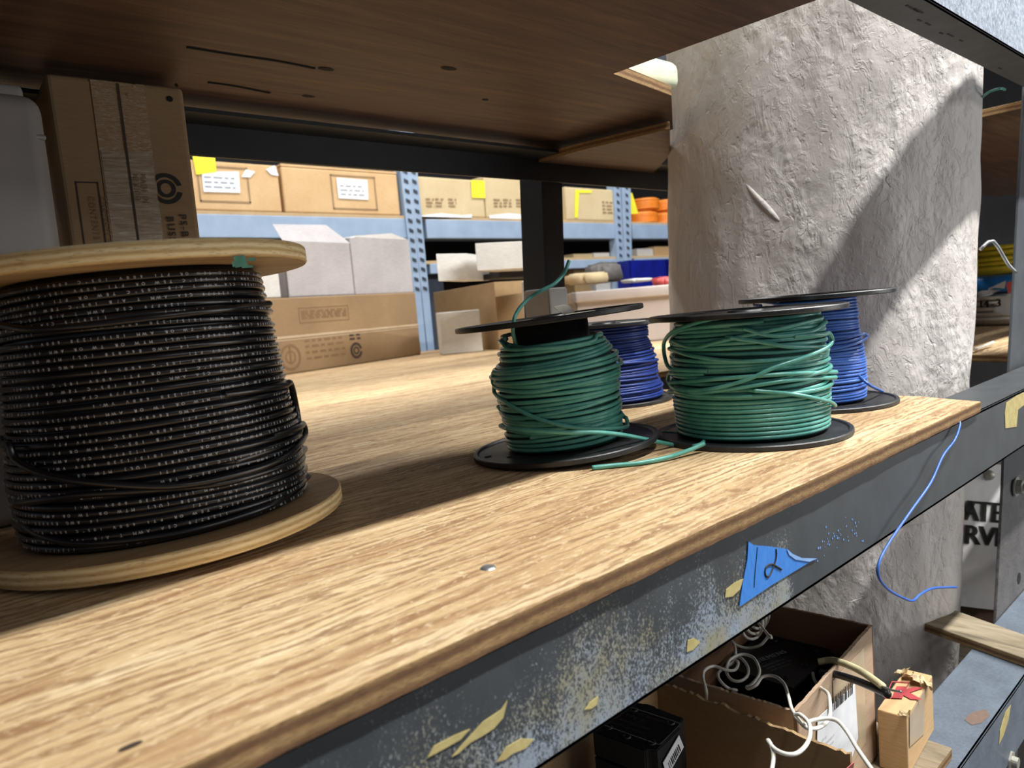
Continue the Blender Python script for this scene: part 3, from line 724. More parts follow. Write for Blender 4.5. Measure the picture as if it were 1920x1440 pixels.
# ---- second green spool
g2prof = [(0, .0645), (.03, .0665), (.055, .0665), (.08, .066), (.095, .0635), (.11, .060)]
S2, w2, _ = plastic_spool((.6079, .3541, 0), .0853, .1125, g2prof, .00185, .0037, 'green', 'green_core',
    'full green wire spool with crossing loose turns, in front of the bright blue one', 'plastic wire spools', 23, .034, None, None, .0045, .003, messy=lambda z: .25 if z < .04 else 1.15)
S2.matrix_basis = Matrix.Translation((.6079, .3541, 0))
for pix, r, tl in (([(1335, 598), (1300, 607), (1262, 622), (1246, 640), (1242, 660), (1250, 682), (1258, 692)], .0735, (.1, .6)),
                   ([(1262, 640), (1300, 652), (1350, 640), (1420, 625), (1480, 612), (1535, 598)], .0680, (.6, .3)),
                   ([(1375, 634), (1430, 642), (1480, 650), (1548, 650)], .0690, (.1, .3)),
                   ([(1258, 655), (1300, 668), (1370, 677), (1440, 676), (1530, 668)], .0690, (.5, .3)),
                   ([(1255, 700), (1250, 715), (1270, 730), (1330, 730), (1400, 712), (1450, 690), (1500, 673), (1545, 655), (1560, 640), (1555, 625)], .0715, (.7, .6)),
                   ([(1258, 735), (1310, 736), (1360, 731), (1420, 722), (1490, 712), (1562, 708)], .0705, (.6, .5)),
                   ([(1420, 733), (1470, 737), (1520, 745), (1555, 753), (1566, 760)], .0705, (.1, .6)),
                   ([(1262, 718), (1330, 712), (1420, 705), (1500, 700), (1564, 698)], .0710, (.6, .5)),
                   ([(1256, 640), (1275, 620), (1330, 612), (1400, 606)], .0665, (.5, .2)),
                   ([(1400, 618), (1450, 630), (1520, 622), (1545, 606)], .0680, (.2, .5))):
    loose(S2, pix, r, .0018, 'green', tl, par=w2)
# ---- bright blue spool behind it
bprof = [(0, .046), (.03, .0475), (.05, .0470), (.075, .0425), (.12, .040)]
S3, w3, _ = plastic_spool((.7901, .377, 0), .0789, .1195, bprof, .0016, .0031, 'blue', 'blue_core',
    'bright blue wire spool at the board end beside the pillar', 'plastic wire spools', 31, .026, None, None, .003, .0018)
S3.matrix_basis = Matrix.Translation((.7901, .377, 0))
for pix, r, tl in (([(1560, 655), (1590, 648), (1615, 640), (1628, 630), (1622, 626)], .0500, (.2, .9)),
                   ([(1380, 575), (1395, 568), (1430, 566), (1460, 570)], .062, (.3, .3))):
    loose(S3, pix, r, .0015, 'blue', tl, par=w3)
tubeobj('wire_end', [ud(1606, 700, .775), ud(1618, 712, .775), ud(1634, 724, .775), uz(1655, 734, .0062)], .0015, M['blue'], w3)
# hanging blue wire that runs out under the board end
hang = [Vector((.79, .30, -.0035-.0105)), uy(1795, 786, .2370), uy(1800, 796, .2335), uy(1790, 825, .232), uy(1768, 855, .231), uy(1745, 905, .230), uy(1710, 955, .230), uy(1672, 1010, .231), uy(1650, 1050, .231), uy(1647, 1080, .231), uy(1665, 1105, .232), uy(1695, 1122, .233), uy(1712, 1126, .234), uy(1725, 1115, .235), uy(1750, 1103, .236), uy(1793, 1101, .238)]
hang = hang[1:]
hw = tubeobj('loose_wire', hang, .0011, M['blue'], None); tag(hw, 'thin blue wire dangling over the steel beam at the board end', 'wire')
# ---- dark blue spool at the back
nprof = [(0, .070), (.02, .0685), (.035, .064), (.05, .0655), (.065, .060), (.08, .0545), (.1, .056)]
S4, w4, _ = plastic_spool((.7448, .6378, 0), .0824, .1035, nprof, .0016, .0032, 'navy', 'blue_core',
    'dark blue wire spool standing in shade behind the two green spools', 'plastic wire spools', 41, .03, None, None, .005, .003)
S4.matrix_basis = Matrix.Translation((.7448, .6378, 0))
scrap(S4, [(-.03, -.05), (.01, -.06), (.03, -.045), (.0, -.03)], .1035-.0015, .0005, 'scrap')
# ================================================================== CARTONS AND BOXES ON THE DECK
def frame2(A, B):
    ex = Vector((B.x-A.x, B.y-A.y, 0)); w = ex.length; ex.normalize(); ey = Vector((-ex.y, ex.x, 0))
    if ey.y < 0: ey = -ey
    return ex, ey, w
def carton(name, A, B, depth, z0, z1, mat, label, cat='box', group=None, bev=.003, taper=0, par=None):
    """closed carton; front bottom edge from A to B (world xy)"""
    z0 += .0008; ex, ey, w = frame2(A, B); e = empty(name, (A.x, A.y, z0)) if par is None else None
    bm = obox(A, ex, ey, w, depth, z0, z1, None, bev)
    bx = bmobj('carton_body', bm, M[mat], e)
    tag(e, label, cat, group)
    return e, bx, ex, ey, w
def on_front(A, ex, u, z, out=.0006):
    ny = Vector((ex.y, -ex.x, 0)); return Vector((A.x, A.y, 0))+ex*u+Vector((0, 0, z))+ny*out
def rectf(name, A, ex, u0, u1, z0, z1, mat, par, out=.0006, th=.0004):
    P = [on_front(A, ex, u0, z0, out), on_front(A, ex, u1, z0, out), on_front(A, ex, u1, z1, out), on_front(A, ex, u0, z1, out)]
    return quad(name, P, M[mat], par, 0, thick=th)
def outline(name, A, ex, u0, u1, z0, z1, mat, par, t=.001, out=.0006):
    V, Fc = [], []
    for a0, a1, b0, b1 in ((u0, u1, z0, z0+t), (u0, u1, z1-t, z1), (u0, u0+t, z0, z1), (u1-t, u1, z0, z1)):
        k = len(V); V += [on_front(A, ex, a0, b0, out), on_front(A, ex, a1, b0, out), on_front(A, ex, a1, b1, out), on_front(A, ex, a0, b1, out)]; Fc.append((k, k+1, k+2, k+3))
    return mkobj(name, V, Fc, M[mat], par)
def ring(name, A, ex, u, z, r, t, mat, par, out=.0006, n=28, gap=0):
    V, Fc = [], []
    for i in range(n+1):
        th = gap+(2*math.pi-2*gap)*i/n
        for q in (r, r-t): V.append(on_front(A, ex, u+q*math.cos(th), z+q*math.sin(th), out))
    for i in range(n): Fc.append((2*i, 2*i+1, 2*i+3, 2*i+2))
    return mkobj(name, V, Fc, M[mat], par)
def lines(name, A, ex, u0, u1, zs, t, mat, par, rr, out=.0006):
    """rows of small unreadable print drawn as word dashes"""
    V, Fc = [], []
    for z in zs:
        u = u0
        while u < u1:
            w = rr.uniform(.4, 1.)*t*5; w = min(w, u1-u); k = len(V)
            V += [on_front(A, ex, u, z, out), on_front(A, ex, u+w, z, out), on_front(A, ex, u+w, z+t, out), on_front(A, ex, u, z+t, out)]; Fc.append((k, k+1, k+2, k+3)); u += w+t*1.3
    return mkobj(name, V, Fc, M[mat], par)
rr = random.Random(9)
n = N('wrinkled_tape_glare'); f = n.noise(3, 5, .7, n.coord((16, 16, 130)), .8)
n.bump(f, .5, .001); M['wrinkle_glare'] = n.out(n.ramp(f, [(.35, '8E7A62'), (.6, 'A99B88'), (.72, 'D2CBC2')]), .25)  # pale streaks paint the glare on the wrinkled tape
# tall carton on end, left
zt = .3535; A0, B0, D0 = uz(93, 137, zt), uz(343, 164, zt), uz(68, 158, zt)
ex, ey, w = frame2(A0, B0); A = Vector((A0.x, A0.y, 0))
e = empty('cardboard_box', (A0.x, A0.y, 0)); tag(e, 'tall closed cardboard box standing on end behind the big wooden spool', 'box')
ty = Vector((-.012, -.012, 0))*0
h = [A, A+ex*w*.985, A+ex*w*.985+ey*.16, A+ey*.16]; tq = [A+Vector((-.004, 0, 0)), A+ex*w, A+ex*w+ey*.16, A+Vector((-.004, 0, 0))+ey*.16]
body = bmobj('carton_body', hexa(h+[p+Vector((0, 0, zt)) for p in tq], None, .004, 3), M['card_tall'], e)
H_ = zt
def fu(px, py):       # u,z on the tall carton front from a picture point
    nrm = Vector((ex.y, -ex.x, 0)); P = onplane(px, py, A, nrm); return (P-A).dot(ex), P.z
u0, zz0 = fu(168, 150); u1, zz1 = fu(270, 165); u2, zz2 = fu(190, 400)
rectf('packing_tape', A, ex, u0, u1, .05, zt-.002, 'tape', body)
rectf('tape_glare_wrinkles', A, ex, u0+.001, u1-.001, .13, zt-.060, 'wrinkle_glare', body, .0010)
us = (u0+u1)/2; rectf('flap_seam', A, ex, us-.0008, us+.0008, .05, zt-.003, 'ink', body, .0018, .0002)
ua, za = fu(140, 340); ub, zb = fu(203, 480)
outline('print_frame', A, ex, ua, ub, .08, za, 'ink', body, .0012)
for k in range(5): 
    uu = ua+.009+k*.0085; V_ = []
    o_ = text('small_print', 'CONTENTS INSIDE BOX', on_front(A, ex, uu, za-.012, .0009), (0, 0, -1), ex, .0065-.0006*k, M['ink_light'], body)
uc, zc = fu(312, 354)
ring('round_mark', A, ex, uc, zc, .0135, .0035, 'inkblack', body, .001, gap=.25); ring('round_mark', A, ex, uc, zc, .0078, .0028, 'inkblack', body, .001)
nrm_up = ex
text('side_lettering', 'PS-BLKT0-1', on_front(A, ex, uc+.008, zc-.022, .0009), (0, 0, -1), ex, .0085, M['ink'], body, bold=2)
text('side_lettering', 'BUSS  EMBL', on_front(A, ex, uc-.003, zc-.024, .0009), (0, 0, -1), ex, .0085, M['ink'], body, bold=2)
text('side_lettering', '1 W', on_front(A, ex, uc-.014, zc-.042, .0009), (0, 0, -1), ex, .0085, M['ink'], body, bold=2)
text('side_lettering', 'MADE IN\nMEXICO', on_front(A, ex, uc-.020, zc+.012, .0022), (0, 0, -1), ex, .0055, M['ink_light'], body, bold=1)
for px, py, r in ((318, 186, .0026), (237, 178, .0013), (250, 160, .002), (330, 160, .0016)):
    u, z = fu(px, py); P = on_front(A, ex, u, z, .001); bm = lathe([(0, 0), (r, 0)], n=12); bm.transform(Matrix.Translation(P) @ Matrix.Rotation(math.atan2(ex.y, ex.x), 4, 'Z') @ Matrix.Rotation(math.pi/2, 4, 'X')); bmobj('puncture', bm, M['hole'], body)
# grey-white plastic canister at the far left
zt2 = zat(*(uz(20, 200, .33).xy), 200); Pc = uz(82, 300, .27)
bm = box(-.14, .064, .655, .79, 0, .292, None, .022, 5)
cn = empty('plastic_canister', (-.03, .72, 0)); tag(cn, 'grey white plastic canister with rounded shoulders left of the tall cardboard box', 'canister')
xr_ = uy(88, 400, .70).x
bb = bmobj('canister_body', box(xr_-.24, xr_, .66, .79, 0, .322, None, .013, 4), M['binplastic'], cn, True)
bmobj('lid', box(xr_-.23, xr_-.010, .670, .780, .318, .330, None, .004, 3), M['binplastic'], cn, True)
bmobj('shoulder_rib', box(xr_-.239, xr_-.001, .661, .789, .288, .292, None, .0015, 2), M['binplastic'], cn, True)
# long brown carton at the back
A, B = uz(535, 703), uz(790, 665); zt = zat(B.x, B.y, 548); exl, eyl, w = frame2(A, B)
A2 = A-exl*.13; w += .13
e, body, ex, ey, w = carton('cardboard_box', A2, B, .42, 0, zt, 'card_tall', 'long low brown cardboard box lying behind the black wire spool', bev=.004)
rectf('packing_tape', A2, ex, 0.002, w-.002, zt*.44, zt*.50, 'clear_tape', body, .0006); rectf('carton_seam', A2, ex, 0.002, w-.002, zt*.455, zt*.468, 'ink_light', body, .0012, .0002)
def fu2(px, py, A, ex): nrm = Vector((ex.y, -ex.x, 0)); P = onplane(px, py, A, nrm); return (P-A).dot(ex), P.z
u0, z0_ = fu2(562, 607, A2, ex); u1, z1_ = fu2(652, 572, A2, ex)
outline('print_frame', A2, ex, u0, u1, z0_, z1_, 'ink_light', body, .003); lines('small_print', A2, ex, u0+.01, u1-.01, [z0_+.012+k*(z1_-z0_-.02)/4 for k in range(4)], .006, 'ink_light', body, rr)
u, z = fu2(668, 657, A2, ex); ring('round_mark', A2, ex, u, z, .026, .009, 'ink', body, .001, gap=.2); ring('round_mark', A2, ex, u, z, .013, .006, 'ink', body)
lines('small_print', A2, ex, u-.024, u+.024, [z+.034, z+.046], .007, 'ink', body, rr)
u, z = fu2(545, 670, A2, ex); ring('round_mark', A2, ex, u, z, .038, .007, 'ink_light', body, .001); ring('round_mark', A2, ex, u, z, .020, .006, 'ink_light', body); rectf('mark_stem', A2, ex, u-.003, u+.003, z-.02, z+.03, 'ink_light', body)
u0, z0_ = fu2(575, 675, A2, ex); u1, z1_ = fu2(645, 635, A2, ex); lines('small_print', A2, ex, u0, u1, [z0_, z0_+.018, z0_+.036, z0_+.052], .007, 'ink_light', body, rr)
ztl = zt; LA, LEX, LEY = A2, ex, ey
def on_long(u, v): return LA+LEX*u+LEY*v
# white boxes standing on it
def topbox(pxl, pxr, py_bot, py_top, dep, v, mat, name, label, **k):
    nrm = Vector((LEX.y, -LEX.x, 0)); P0 = LA+LEY*v
    ua = (onplane(pxl, py_bot, P0, nrm)-P0).dot(LEX); ub = (onplane(pxr, py_bot, P0, nrm)-P0).dot(LEX)
    a_, b_ = P0+LEX*ua, P0+LEX*ub; top = zat(b_.x, b_.y, py_top)
    return a_, b_, top
a_, b_, top = topbox(541, 666, 552, 456, .3, .02, None, '', '')
e = empty('white_box', (a_.x, a_.y, ztl)); tag(e, 'open white cardboard box with raised flap on the long brown box', 'box')
bmw = obox(a_, LEX, LEY, (b_-a_).length, .004, ztl+.001, top)
W_ = (b_-a_).length; obox(a_+LEY*.30, LEX, LEY, W_, .004, ztl+.001, top, bmw); obox(a_, LEX, LEY, .004, .304, ztl+.001, top, bmw); obox(a_+LEX*(W_-.004), LEX, LEY, .004, .304, ztl+.001, top, bmw); obox(a_, LEX, LEY, W_, .304, ztl+.001, ztl+.005, bmw)
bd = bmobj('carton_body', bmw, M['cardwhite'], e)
nrm = Vector((LEX.y, -LEX.x, 0)); Pf = a_+Vector((0, 0, top))
f0, f1 = a_+Vector((0, 0, top)), a_+LEX*W_+Vector((0, 0, top))
g0 = onplane(512, 422, a_+LEY*.06, nrm); g1 = onplane(612, 423, a_+LEY*.06, nrm)
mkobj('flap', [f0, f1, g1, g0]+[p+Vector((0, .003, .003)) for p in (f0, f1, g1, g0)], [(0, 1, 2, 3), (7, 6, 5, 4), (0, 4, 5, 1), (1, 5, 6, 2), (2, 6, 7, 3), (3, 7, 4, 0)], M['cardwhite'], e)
a2_, b2_, top2 = topbox(664, 776, 548, 450, .3, .02, None, '', '')
e = empty('white_box', (a2_.x, a2_.y, ztl)); tag(e, 'white cardboard box at the right end of the long brown box', 'box')
W_ = (b2_-a2_).length-.006; a2_ = a2_+LEX*.006
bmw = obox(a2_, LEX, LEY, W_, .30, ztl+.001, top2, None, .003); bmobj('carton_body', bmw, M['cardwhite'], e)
c0 = a2_+Vector((0, 0, top2)); bm = hexa([c0+LEX*.02, c0+LEX*W_, c0+LEX*W_+LEY*.28, c0+LEX*.02+LEY*.28, c0+LEX*.03+Vector((0, 0, .006)), c0+LEX*(W_*.7)+Vector((0, 0, .020)), c0+LEX*(W_*.7)+LEY*.28+Vector((0, 0, .02)), c0+LEX*.03+LEY*.28+Vector((0, 0, .006))]); bmobj('lid', bm, M['cardwhite2'], e)  # lid whiter than the body, its lit top put into the colour
a3_, b3_, top3 = topbox(470, 534, 556, 452, .3, .02, None, '', '')
e, body, *_ = carton('white_box', a3_, b3_-LEX*.012, .2, ztl+.001, top3, 'cardwhite2', 'bright white box behind the edge of the wooden spool rim', bev=.004)
# second stack
def stack(pts, z0, pytop, mat, name, label, dleft=None, bev=.0015):
    """pts: picture points of the bottom edge: left corner, front corner, right corner"""
    L_, Fp, Rp = [uz(x, y, z0) for x, y in pts]; top = zat(Fp.x, Fp.y, pytop)
    Bk = L_+Rp-Fp; e = empty(name, (Fp.x, Fp.y, z0)); tag(e, label, 'box')
    P = [L_, Fp, Rp, Bk]; bm = hexa([(p.x, p.y, z0) for p in P]+[(p.x, p.y, top) for p in P], None, bev)
    return e, bmobj('carton_body', bm, M[mat], e), top
e, body, t1 = stack([(822, 652), (937, 656), (1000, 648)], 0, 529, 'card', 'cardboard_box', 'brown cardboard box with a corner facing out under two white boxes')
e2, b2b, t2 = stack([(822, 527.5), (869, 528.5), (919, 526)], t1+.001, 481, 'cardwhite2', 'white_box', 'small white cube box on the brown cardboard box left of the dark post')
e3, b3b, t3 = stack([(905, 526), (938, 521), (1040, 517)], t1+.001, 510, 'beam_dark', 'black_box', 'thin black box under the flat white box')
e4, b4b, t4 = stack([(895, 508), (943, 511), (1036, 505)], t3+.001, 464, 'cardwhite2', 'white_box', 'flat white box on top of the stack left of the dark post')
A, B = uz(790, 667), uz(864, 660); zt = zat(A.x, A.y, 590)
e, body, ex, ey, w = carton('white_box', A-Vector((.00, .12, 0)), B-Vector((0, .12, 0)), .1, 0, zt, 'cardwhite2', 'small plain white box between the long brown box and the brown corner box')
u_ = [on_front(A-Vector((0, .12, 0)), ex, w*.45, .02), on_front(A-Vector((0, .12, 0)), ex, w, zt*.8)]
# pale boxes by the post
A, B = ud(988, 640, 1.75), ud(1037, 640, 1.75); A.z = B.z = 0; zt = zat(A.x, A.y, 527)
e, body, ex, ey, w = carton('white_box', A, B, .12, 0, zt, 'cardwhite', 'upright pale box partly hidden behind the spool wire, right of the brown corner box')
z_a, z_b = zat(A.x, A.y, 584), zat(A.x, A.y, 567); rectf('black_band', A, ex, 0, w, z_a, z_b, 'inkblack', body, .002, .004)
A, B = uy(1037, 640, .70), uy(1072, 640, .70); A.z = B.z = 0; zt = zat(A.x, A.y, 540)
e, body, ex, ey, w = carton('white_box', A, B, .05, 0, zt, 'card_pale', 'narrow grey carton standing in front of the dark post foot')
body.data.materials[0] = M['binplastic']
# milky tub with odds and ends
A = uz(1085, 652); dd = (A-CO).dot(Vector((.667, .738, -.104))); B = ud(1290, 646, dd); B.z = 0; zt = zat(A.x, A.y, 556)
e = empty('plastic_tub', (A.x, A.y, 0)); tag(e, 'milky plastic tub full of odds and ends left of the pillar', 'tub')
ex, ey, w = frame2(A, B); bm = obox(A, ex, ey, w, .006, .001, zt); obox(A+ey*.4, ex, ey, w, .006, .001, zt, bm); obox(A, ex, ey, .006, .4, .001, zt, bm); obox(A+ex*w, ex, ey, .006, .4, .001, zt, bm); obox(A, ex, ey, w, .4, .001, .006, bm)
bmobj('tub_wall', bm, M['tub'], e)
bm = obox(A-ex*.012-ey*.015, ex, ey, w+.03, .02, zt-.02, zt+.012, None, .004); obox(A-ex*.012-ey*.015, ex, ey, .02, .43, zt-.02, zt+.012, bm, .004); obox(A-ex*.012+ey*.40, ex, ey, w+.03, .02, zt-.02, zt+.012, bm, .004)
bmobj('rim', bm, M['tub'], e, True)
TA, TEX, TEY, TZ = A, ex, ey, zt
def lump(name, px, py, s, mat, label, cat, v=.15, seed=0, z=None, flat=1.):
    nrm = Vector((TEX.y, -TEX.x, 0)); P0 = TA+TEY*v; P = onplane(px, py, P0, nrm)
    bm = bmesh.new(); bmesh.ops.create_cube(bm, size=1); bmesh.ops.bevel(bm, geom=bm.edges[:], offset=.12, segments=3, affect='EDGES'); bmesh.ops.subdivide_edges(bm, edges=bm.edges[:], cuts=1)
    for q in bm.verts: q.co += Vector(noise.noise_vector(q.co*1.6+Vector((seed, 0, 0))))*.10
    bm.transform(Matrix.Translation(P) @ Matrix.Diagonal((s[0], s[1], s[2], 1))); o = bmobj(name, bm, M[mat], None, True); return tag(o, label, cat)
lump('white_cloth', 1195, 526, (.10, .06, .012), 'cardwhite2', 'small white flat packet on the tub rim', 'packet', .1, 1)
lump('red_cap', 1243, 530, (.05, .05, .035), 'redthing', 'small red plastic cap in the tub next to the pillar', 'cap', .04, 2)
lump('yellow_packet', 1100, 523, (.13, .08, .035), 'card_pale', 'crumpled pale yellow packet at the left end of the tub', 'packet', .1, 3)
lump('dark_tool', 1130, 512, (.11, .08, .06), 'beam_worn', 'dark wedge shaped tool sticking out of the tub', 'tool', .2, 4)

# ================================================================== FAR SHELVING (next aisle)
YF = 2.9
fs = empty('rack_shelving', (2.1, YF, -1.2)); tag(fs, 'blue grey slotted steel rack in the next aisle holding cartons', 'shelving')
def fbeam(zt_, zb_, x0, x1, nm='beam', y=YF): return bmobj(nm, box(x0, x1, y, y+.04, zb_, zt_, bev=.004), M['rack'], fs)
ZT, ZB = .592, .500
p1a, p1b, p1c = uy(766, 330, YF), uy(781, 330, YF), uy(800, 330, YF)
def fpost(pxl, pxr, pyt, pxl2, pxr2, pyb, nholes=26):
    T0, T1, B0_, B1_ = uy(pxl, pyt, YF-.012), uy(pxr, pyt, YF-.012), uy(pxl2, pyb, YF-.012), uy(pxr2, pyb, YF-.012)
    a0, a1, b0, b1 = lean(T0, B0_, 1.4), lean(T1, B1_, 1.4), lean(T0, B0_, -1.2), lean(T1, B1_, -1.2)
    Yv = Vector((0, .06, 0)); o = bmobj('post', hexa([b0, b1, b1+Yv, b0+Yv, a0, a1, a1+Yv, a0+Yv], None, .003), M['rack'], fs)
    for k in range(14):
        z = .26+k*.045; c = (lean(T0, B0_, z)+lean(T1, B1_, z))/2
        bmobj('slot', hexa([c+Vector((-.012, -.003, 0)), c+Vector((.010, -.003, -.008)), c+Vector((.010, .004, -.008)), c+Vector((-.012, .004, 0)), c+Vector((-.012, -.003, .016)), c+Vector((.010, -.003, .008)), c+Vector((.010, .004, .008)), c+Vector((-.012, .004, .016))]), M['rackdark'], o)
    return (b0.x, b1.x)
fpost(752, 769, 330, 778, 791, 560); xa = fpost(770, 786, 330, 796, 812, 560, 26) if False else fpost(768, 784, 330, 792, 806, 560)
fpost(1155, 1167, 420, 1160, 1172, 520); fpost(1169, 1184, 420, 1172, 1186, 520)
fbeam(ZT, ZB, -.6, 2.07); fbeam(ZT, ZB, 2.16, 3.58); fbeam(ZT, ZB, 3.72, 6.2)
z2 = uy(1110, 486, YF).z; fbeam(z2, z2-.05, -.6, 2.07); fbeam(z2, z2-.05, 2.16, 3.58); fbeam(z2, z2-.05, 3.72, 6.2)
for z, x0, x1 in ((ZT, -.6, 6.2), (z2, -.6, 6.2), (-.45, -.6, 6.2)):
    bmobj('shelf_panel', box(x0, x1, YF+.001, YF+.75, z-.004, z+.012, bev=.002), M['rackboard'], fs)
bmobj('gap_shade_panel', box(-.6, 6.2, YF+.76, YF+.77, -1.2, .58), M['beam_dark'], fs)  # dark sheet put in for the shadowed gap below the beam
uyx = lambda px, py, y=YF: uy(px, py, y)
def fcarton(pxl, pxr, py, pyt, dep, mat, label, z0=None, yoff=.0, bev=.006):
    z0 = ZT+.0125 if z0 is None else z0; y = YF+.004+yoff
    A = uy(pxl, py, y); B = uy(pxr, py, y); top = zat(A.x, y, pyt)
    return carton('cardboard_box', Vector((A.x, y, 0)), Vector((B.x, y, 0)), dep, z0, top, mat, label, group='cartons on the rack in the next aisle', bev=bev), Vector((A.x, y, 0)), top
def fpx(px, py, A, ex): return fu2(px, py, A, ex)
def note(A, ex, pts, par, mat='sticky', out=.004, nm='sticky_note'):
    q = [fpx(x, y, A, ex) for x, y in pts]; return quad(nm, [on_front(A, ex, u, z, out) for u, z in q], M[mat], par, 0, thick=.001)
(e, body, ex, ey, w), A, top = fcarton(340, 529, 392, 297, .5, 'card_light', 'tan carton with yellow note and white label beside the tall box')
q0 = fpx(375, 378, A, ex); q1 = fpx(463, 315, A, ex); outline('print_frame', A, ex, q0[0], q1[0], q0[1], q1[1], 'card_tall', body, .006, .002)
lab = note(A, ex, [(377, 322), (447, 322), (450, 362), (381, 360)], body, 'paper', .003, 'label'); 
q0 = fpx(384, 352, A, ex); q1 = fpx(438, 330, A, ex); lines('small_print', A, ex, q0[0], q1[0], [q0[1], q0[1]+.018, q0[1]+.036], .007, 'greypaper', lab, rr, .0045)
note(A, ex, [(360, 292), (402, 294), (405, 323), (367, 328)], body)
note(A, ex, [(452, 332), (460, 318), (478, 322), (468, 333)], body, 'paper', .003, 'tape_scrap'); note(A, ex, [(498, 318), (514, 310), (522, 330), (508, 328)], body, 'paper', .003, 'tape_scrap')
(e, body, ex, ey, w), A, top = fcarton(536, 751, 400, 312, .5, 'card_light', 'long tan carton with a white label left of the slotted post')
bm = obox(A-Vector((.0, .0, 0))+ex*.0, ex, ey, w, .5, top-.0, top+.012, None, .003); bmobj('lid_edge', bm, M['card_light'], e)
q0 = fpx(625, 392, A, ex); q1 = fpx(702, 332, A, ex); outline('print_frame', A, ex, q0[0], q1[0], q0[1], q1[1], 'card_tall', body, .006, .002)
lab = note(A, ex, [(630, 333), (688, 338), (690, 375), (634, 372)], body, 'paper', .003, 'label')
q0 = fpx(638, 366, A, ex); q1 = fpx(680, 344, A, ex); lines('small_print', A, ex, q0[0], q1[0], [q0[1], q0[1]+.018, q0[1]+.036], .007, 'greypaper', lab, rr, .0045)
for pxl, pxr, lb in ((786, 911, 'pale carton with a yellow tag right of the slotted post'), (913, 1012, 'pale carton with torn base left of the dark near post')):
    (e, body, ex, ey, w), A, top = fcarton(pxl, pxr, 411, 330, .5, 'card_pale', lb)
    for cx_ in (pxl+38, pxl+62, pxl+20):
        q0 = fpx(cx_-7, 388, A, ex); q1 = fpx(cx_+7, 374, A, ex); lines('faded_print', A, ex, q0[0], q1[0], [q0[1], q0[1]+.016, q0[1]+.032], .009, 'card_tall', body, rr, .002)
    note(A, ex, [(pxl+4, 404), (pxl+40, 400), (pxl+80, 404), (pxl+98, 402), (pxl+98, 410), (pxl+40, 411), (pxl+4, 411)], body, 'paper', .002, 'torn_edge')
    if pxl == 786: note(A, ex, [(882, 338), (907, 339), (909, 372), (884, 371)], body)
(e, body, ex, ey, w), A, top = fcarton(1064, 1178, 415, 350, .45, 'card_pale', 'pale carton edged in yellow right of the dark near post')
note(A, ex, [(1078, 356), (1110, 357), (1108, 362), (1085, 362), (1083, 408), (1077, 408)], body, 'sticky', .002, 'yellow_edge')
lines('faded_print', A, ex, fpx(1130, 400, A, ex)[0], fpx(1165, 400, A, ex)[0], [fpx(1130, 400, A, ex)[1]+.02*k for k in range(4)], .01, 'card_tall', body, rr, .002)
note(A, ex, [(1163, 360), (1184, 362), (1196, 401), (1174, 402)], body)
# orange cable hanks beside it
c0 = uy(1212, 410, YF+.17)
for k, (dx_, lv) in enumerate(((-.06, 0), (.19, 0), (-.03, 1), (.21, 1))):
    V, Fc = [], []; Rm = .088; P = []; z0_ = ZT+.0125+lv*.088
    for i in range(11*26+1):
        t = 2*math.pi*i/26; f = i/(11*26); ly = (i//26) % 2
        P.append(Vector((c0.x+dx_+(Rm+ly*.014)*math.cos(t), c0.y+(Rm+ly*.014)*math.sin(t), z0_+.009+.068*f+.004*noise.noise(Vector((f*20, k, 0))))))
    tube(P, .0085, 6, data=(V, Fc))
    o = mkobj('cable_coil', V, Fc, M['orangecable'], None, True)
    tag(o, ['lower orange cable coil next to the yellow edged carton', 'lower orange cable coil half hidden by the pillar', 'upper orange cable coil next to the yellow edged carton', 'upper orange cable coil half hidden by the pillar'][k], 'cable coil', 'orange cable coils on the next aisle rack')
# blue bins and small goods on the lower rack level
zb_ = z2+.0125
A = uy(1181, 520, YF+.02)
for k, (x0, x1) in enumerate(((A.x, A.x+.42), (A.x+.44, A.x+.86))):
    y0 = YF-.12; e = empty('storage_bin', (x0, y0, -.1)); zt_ = uy(1210, 487, y0).z; zl = uy(1210, 526, y0).z
    x0 = uy(1181, 500, y0).x+.37*k; x1 = x0+.36
    bm = box(x0, x1, y0, y0+.006, zl-.05, zt_, bev=.002); box(x0, x0+.006, y0, y0+.10, zl-.05, zt_, bm); box(x1-.006, x1, y0, y0+.10, zl-.05, zt_, bm); box(x0, x1, y0, y0+.11, zl-.055, zl-.05, bm)
    bmobj('bin_body', bm, M['bluebin'], e); tag(e, ('blue storage bin hung on the far rack right of its post', 'blue storage bin at the pillar edge')[k], 'bin', 'blue bins on the far rack')
for k, (pxl, pxr, pt, mat, lb) in enumerate(((1076, 1112, 476, 'card_pale', 'low pale carton on the lower rack level nearest the dark post'), (1114, 1150, 474, 'cardwhite2', 'low white carton on the lower rack level left of the rack post'),
        (1196, 1226, 466, 'cardwhite2', 'low white carton above the blue bins'), (1228, 1256, 462, 'card_light', 'orange brown carton above the blue bins by the pillar'), (700, 760, 456, 'beam_dark', 'dark box on the lower rack level behind the white boxes'), (400, 480, 455, 'beam_dark', 'dark box on the lower rack level above the wooden spool'))):
    fcarton(pxl, pxr, 480, pt, .3, mat, lb, z0=zb_, yoff=.05)
for k, (pxl, pxr, pt, mat, lb) in enumerate(((1080, 1110, 505, 'card', 'brown carton low on the far rack behind the tub'), (1120, 1150, 500, 'cardwhite2', 'white carton low on the far rack behind the tub'), (795, 835, 500, 'rackdark', 'dark carton low on the far rack beside the slotted post'))):
    fcarton(pxl, pxr, 560, pt, .3, mat, lb, z0=-.437, yoff=.05)
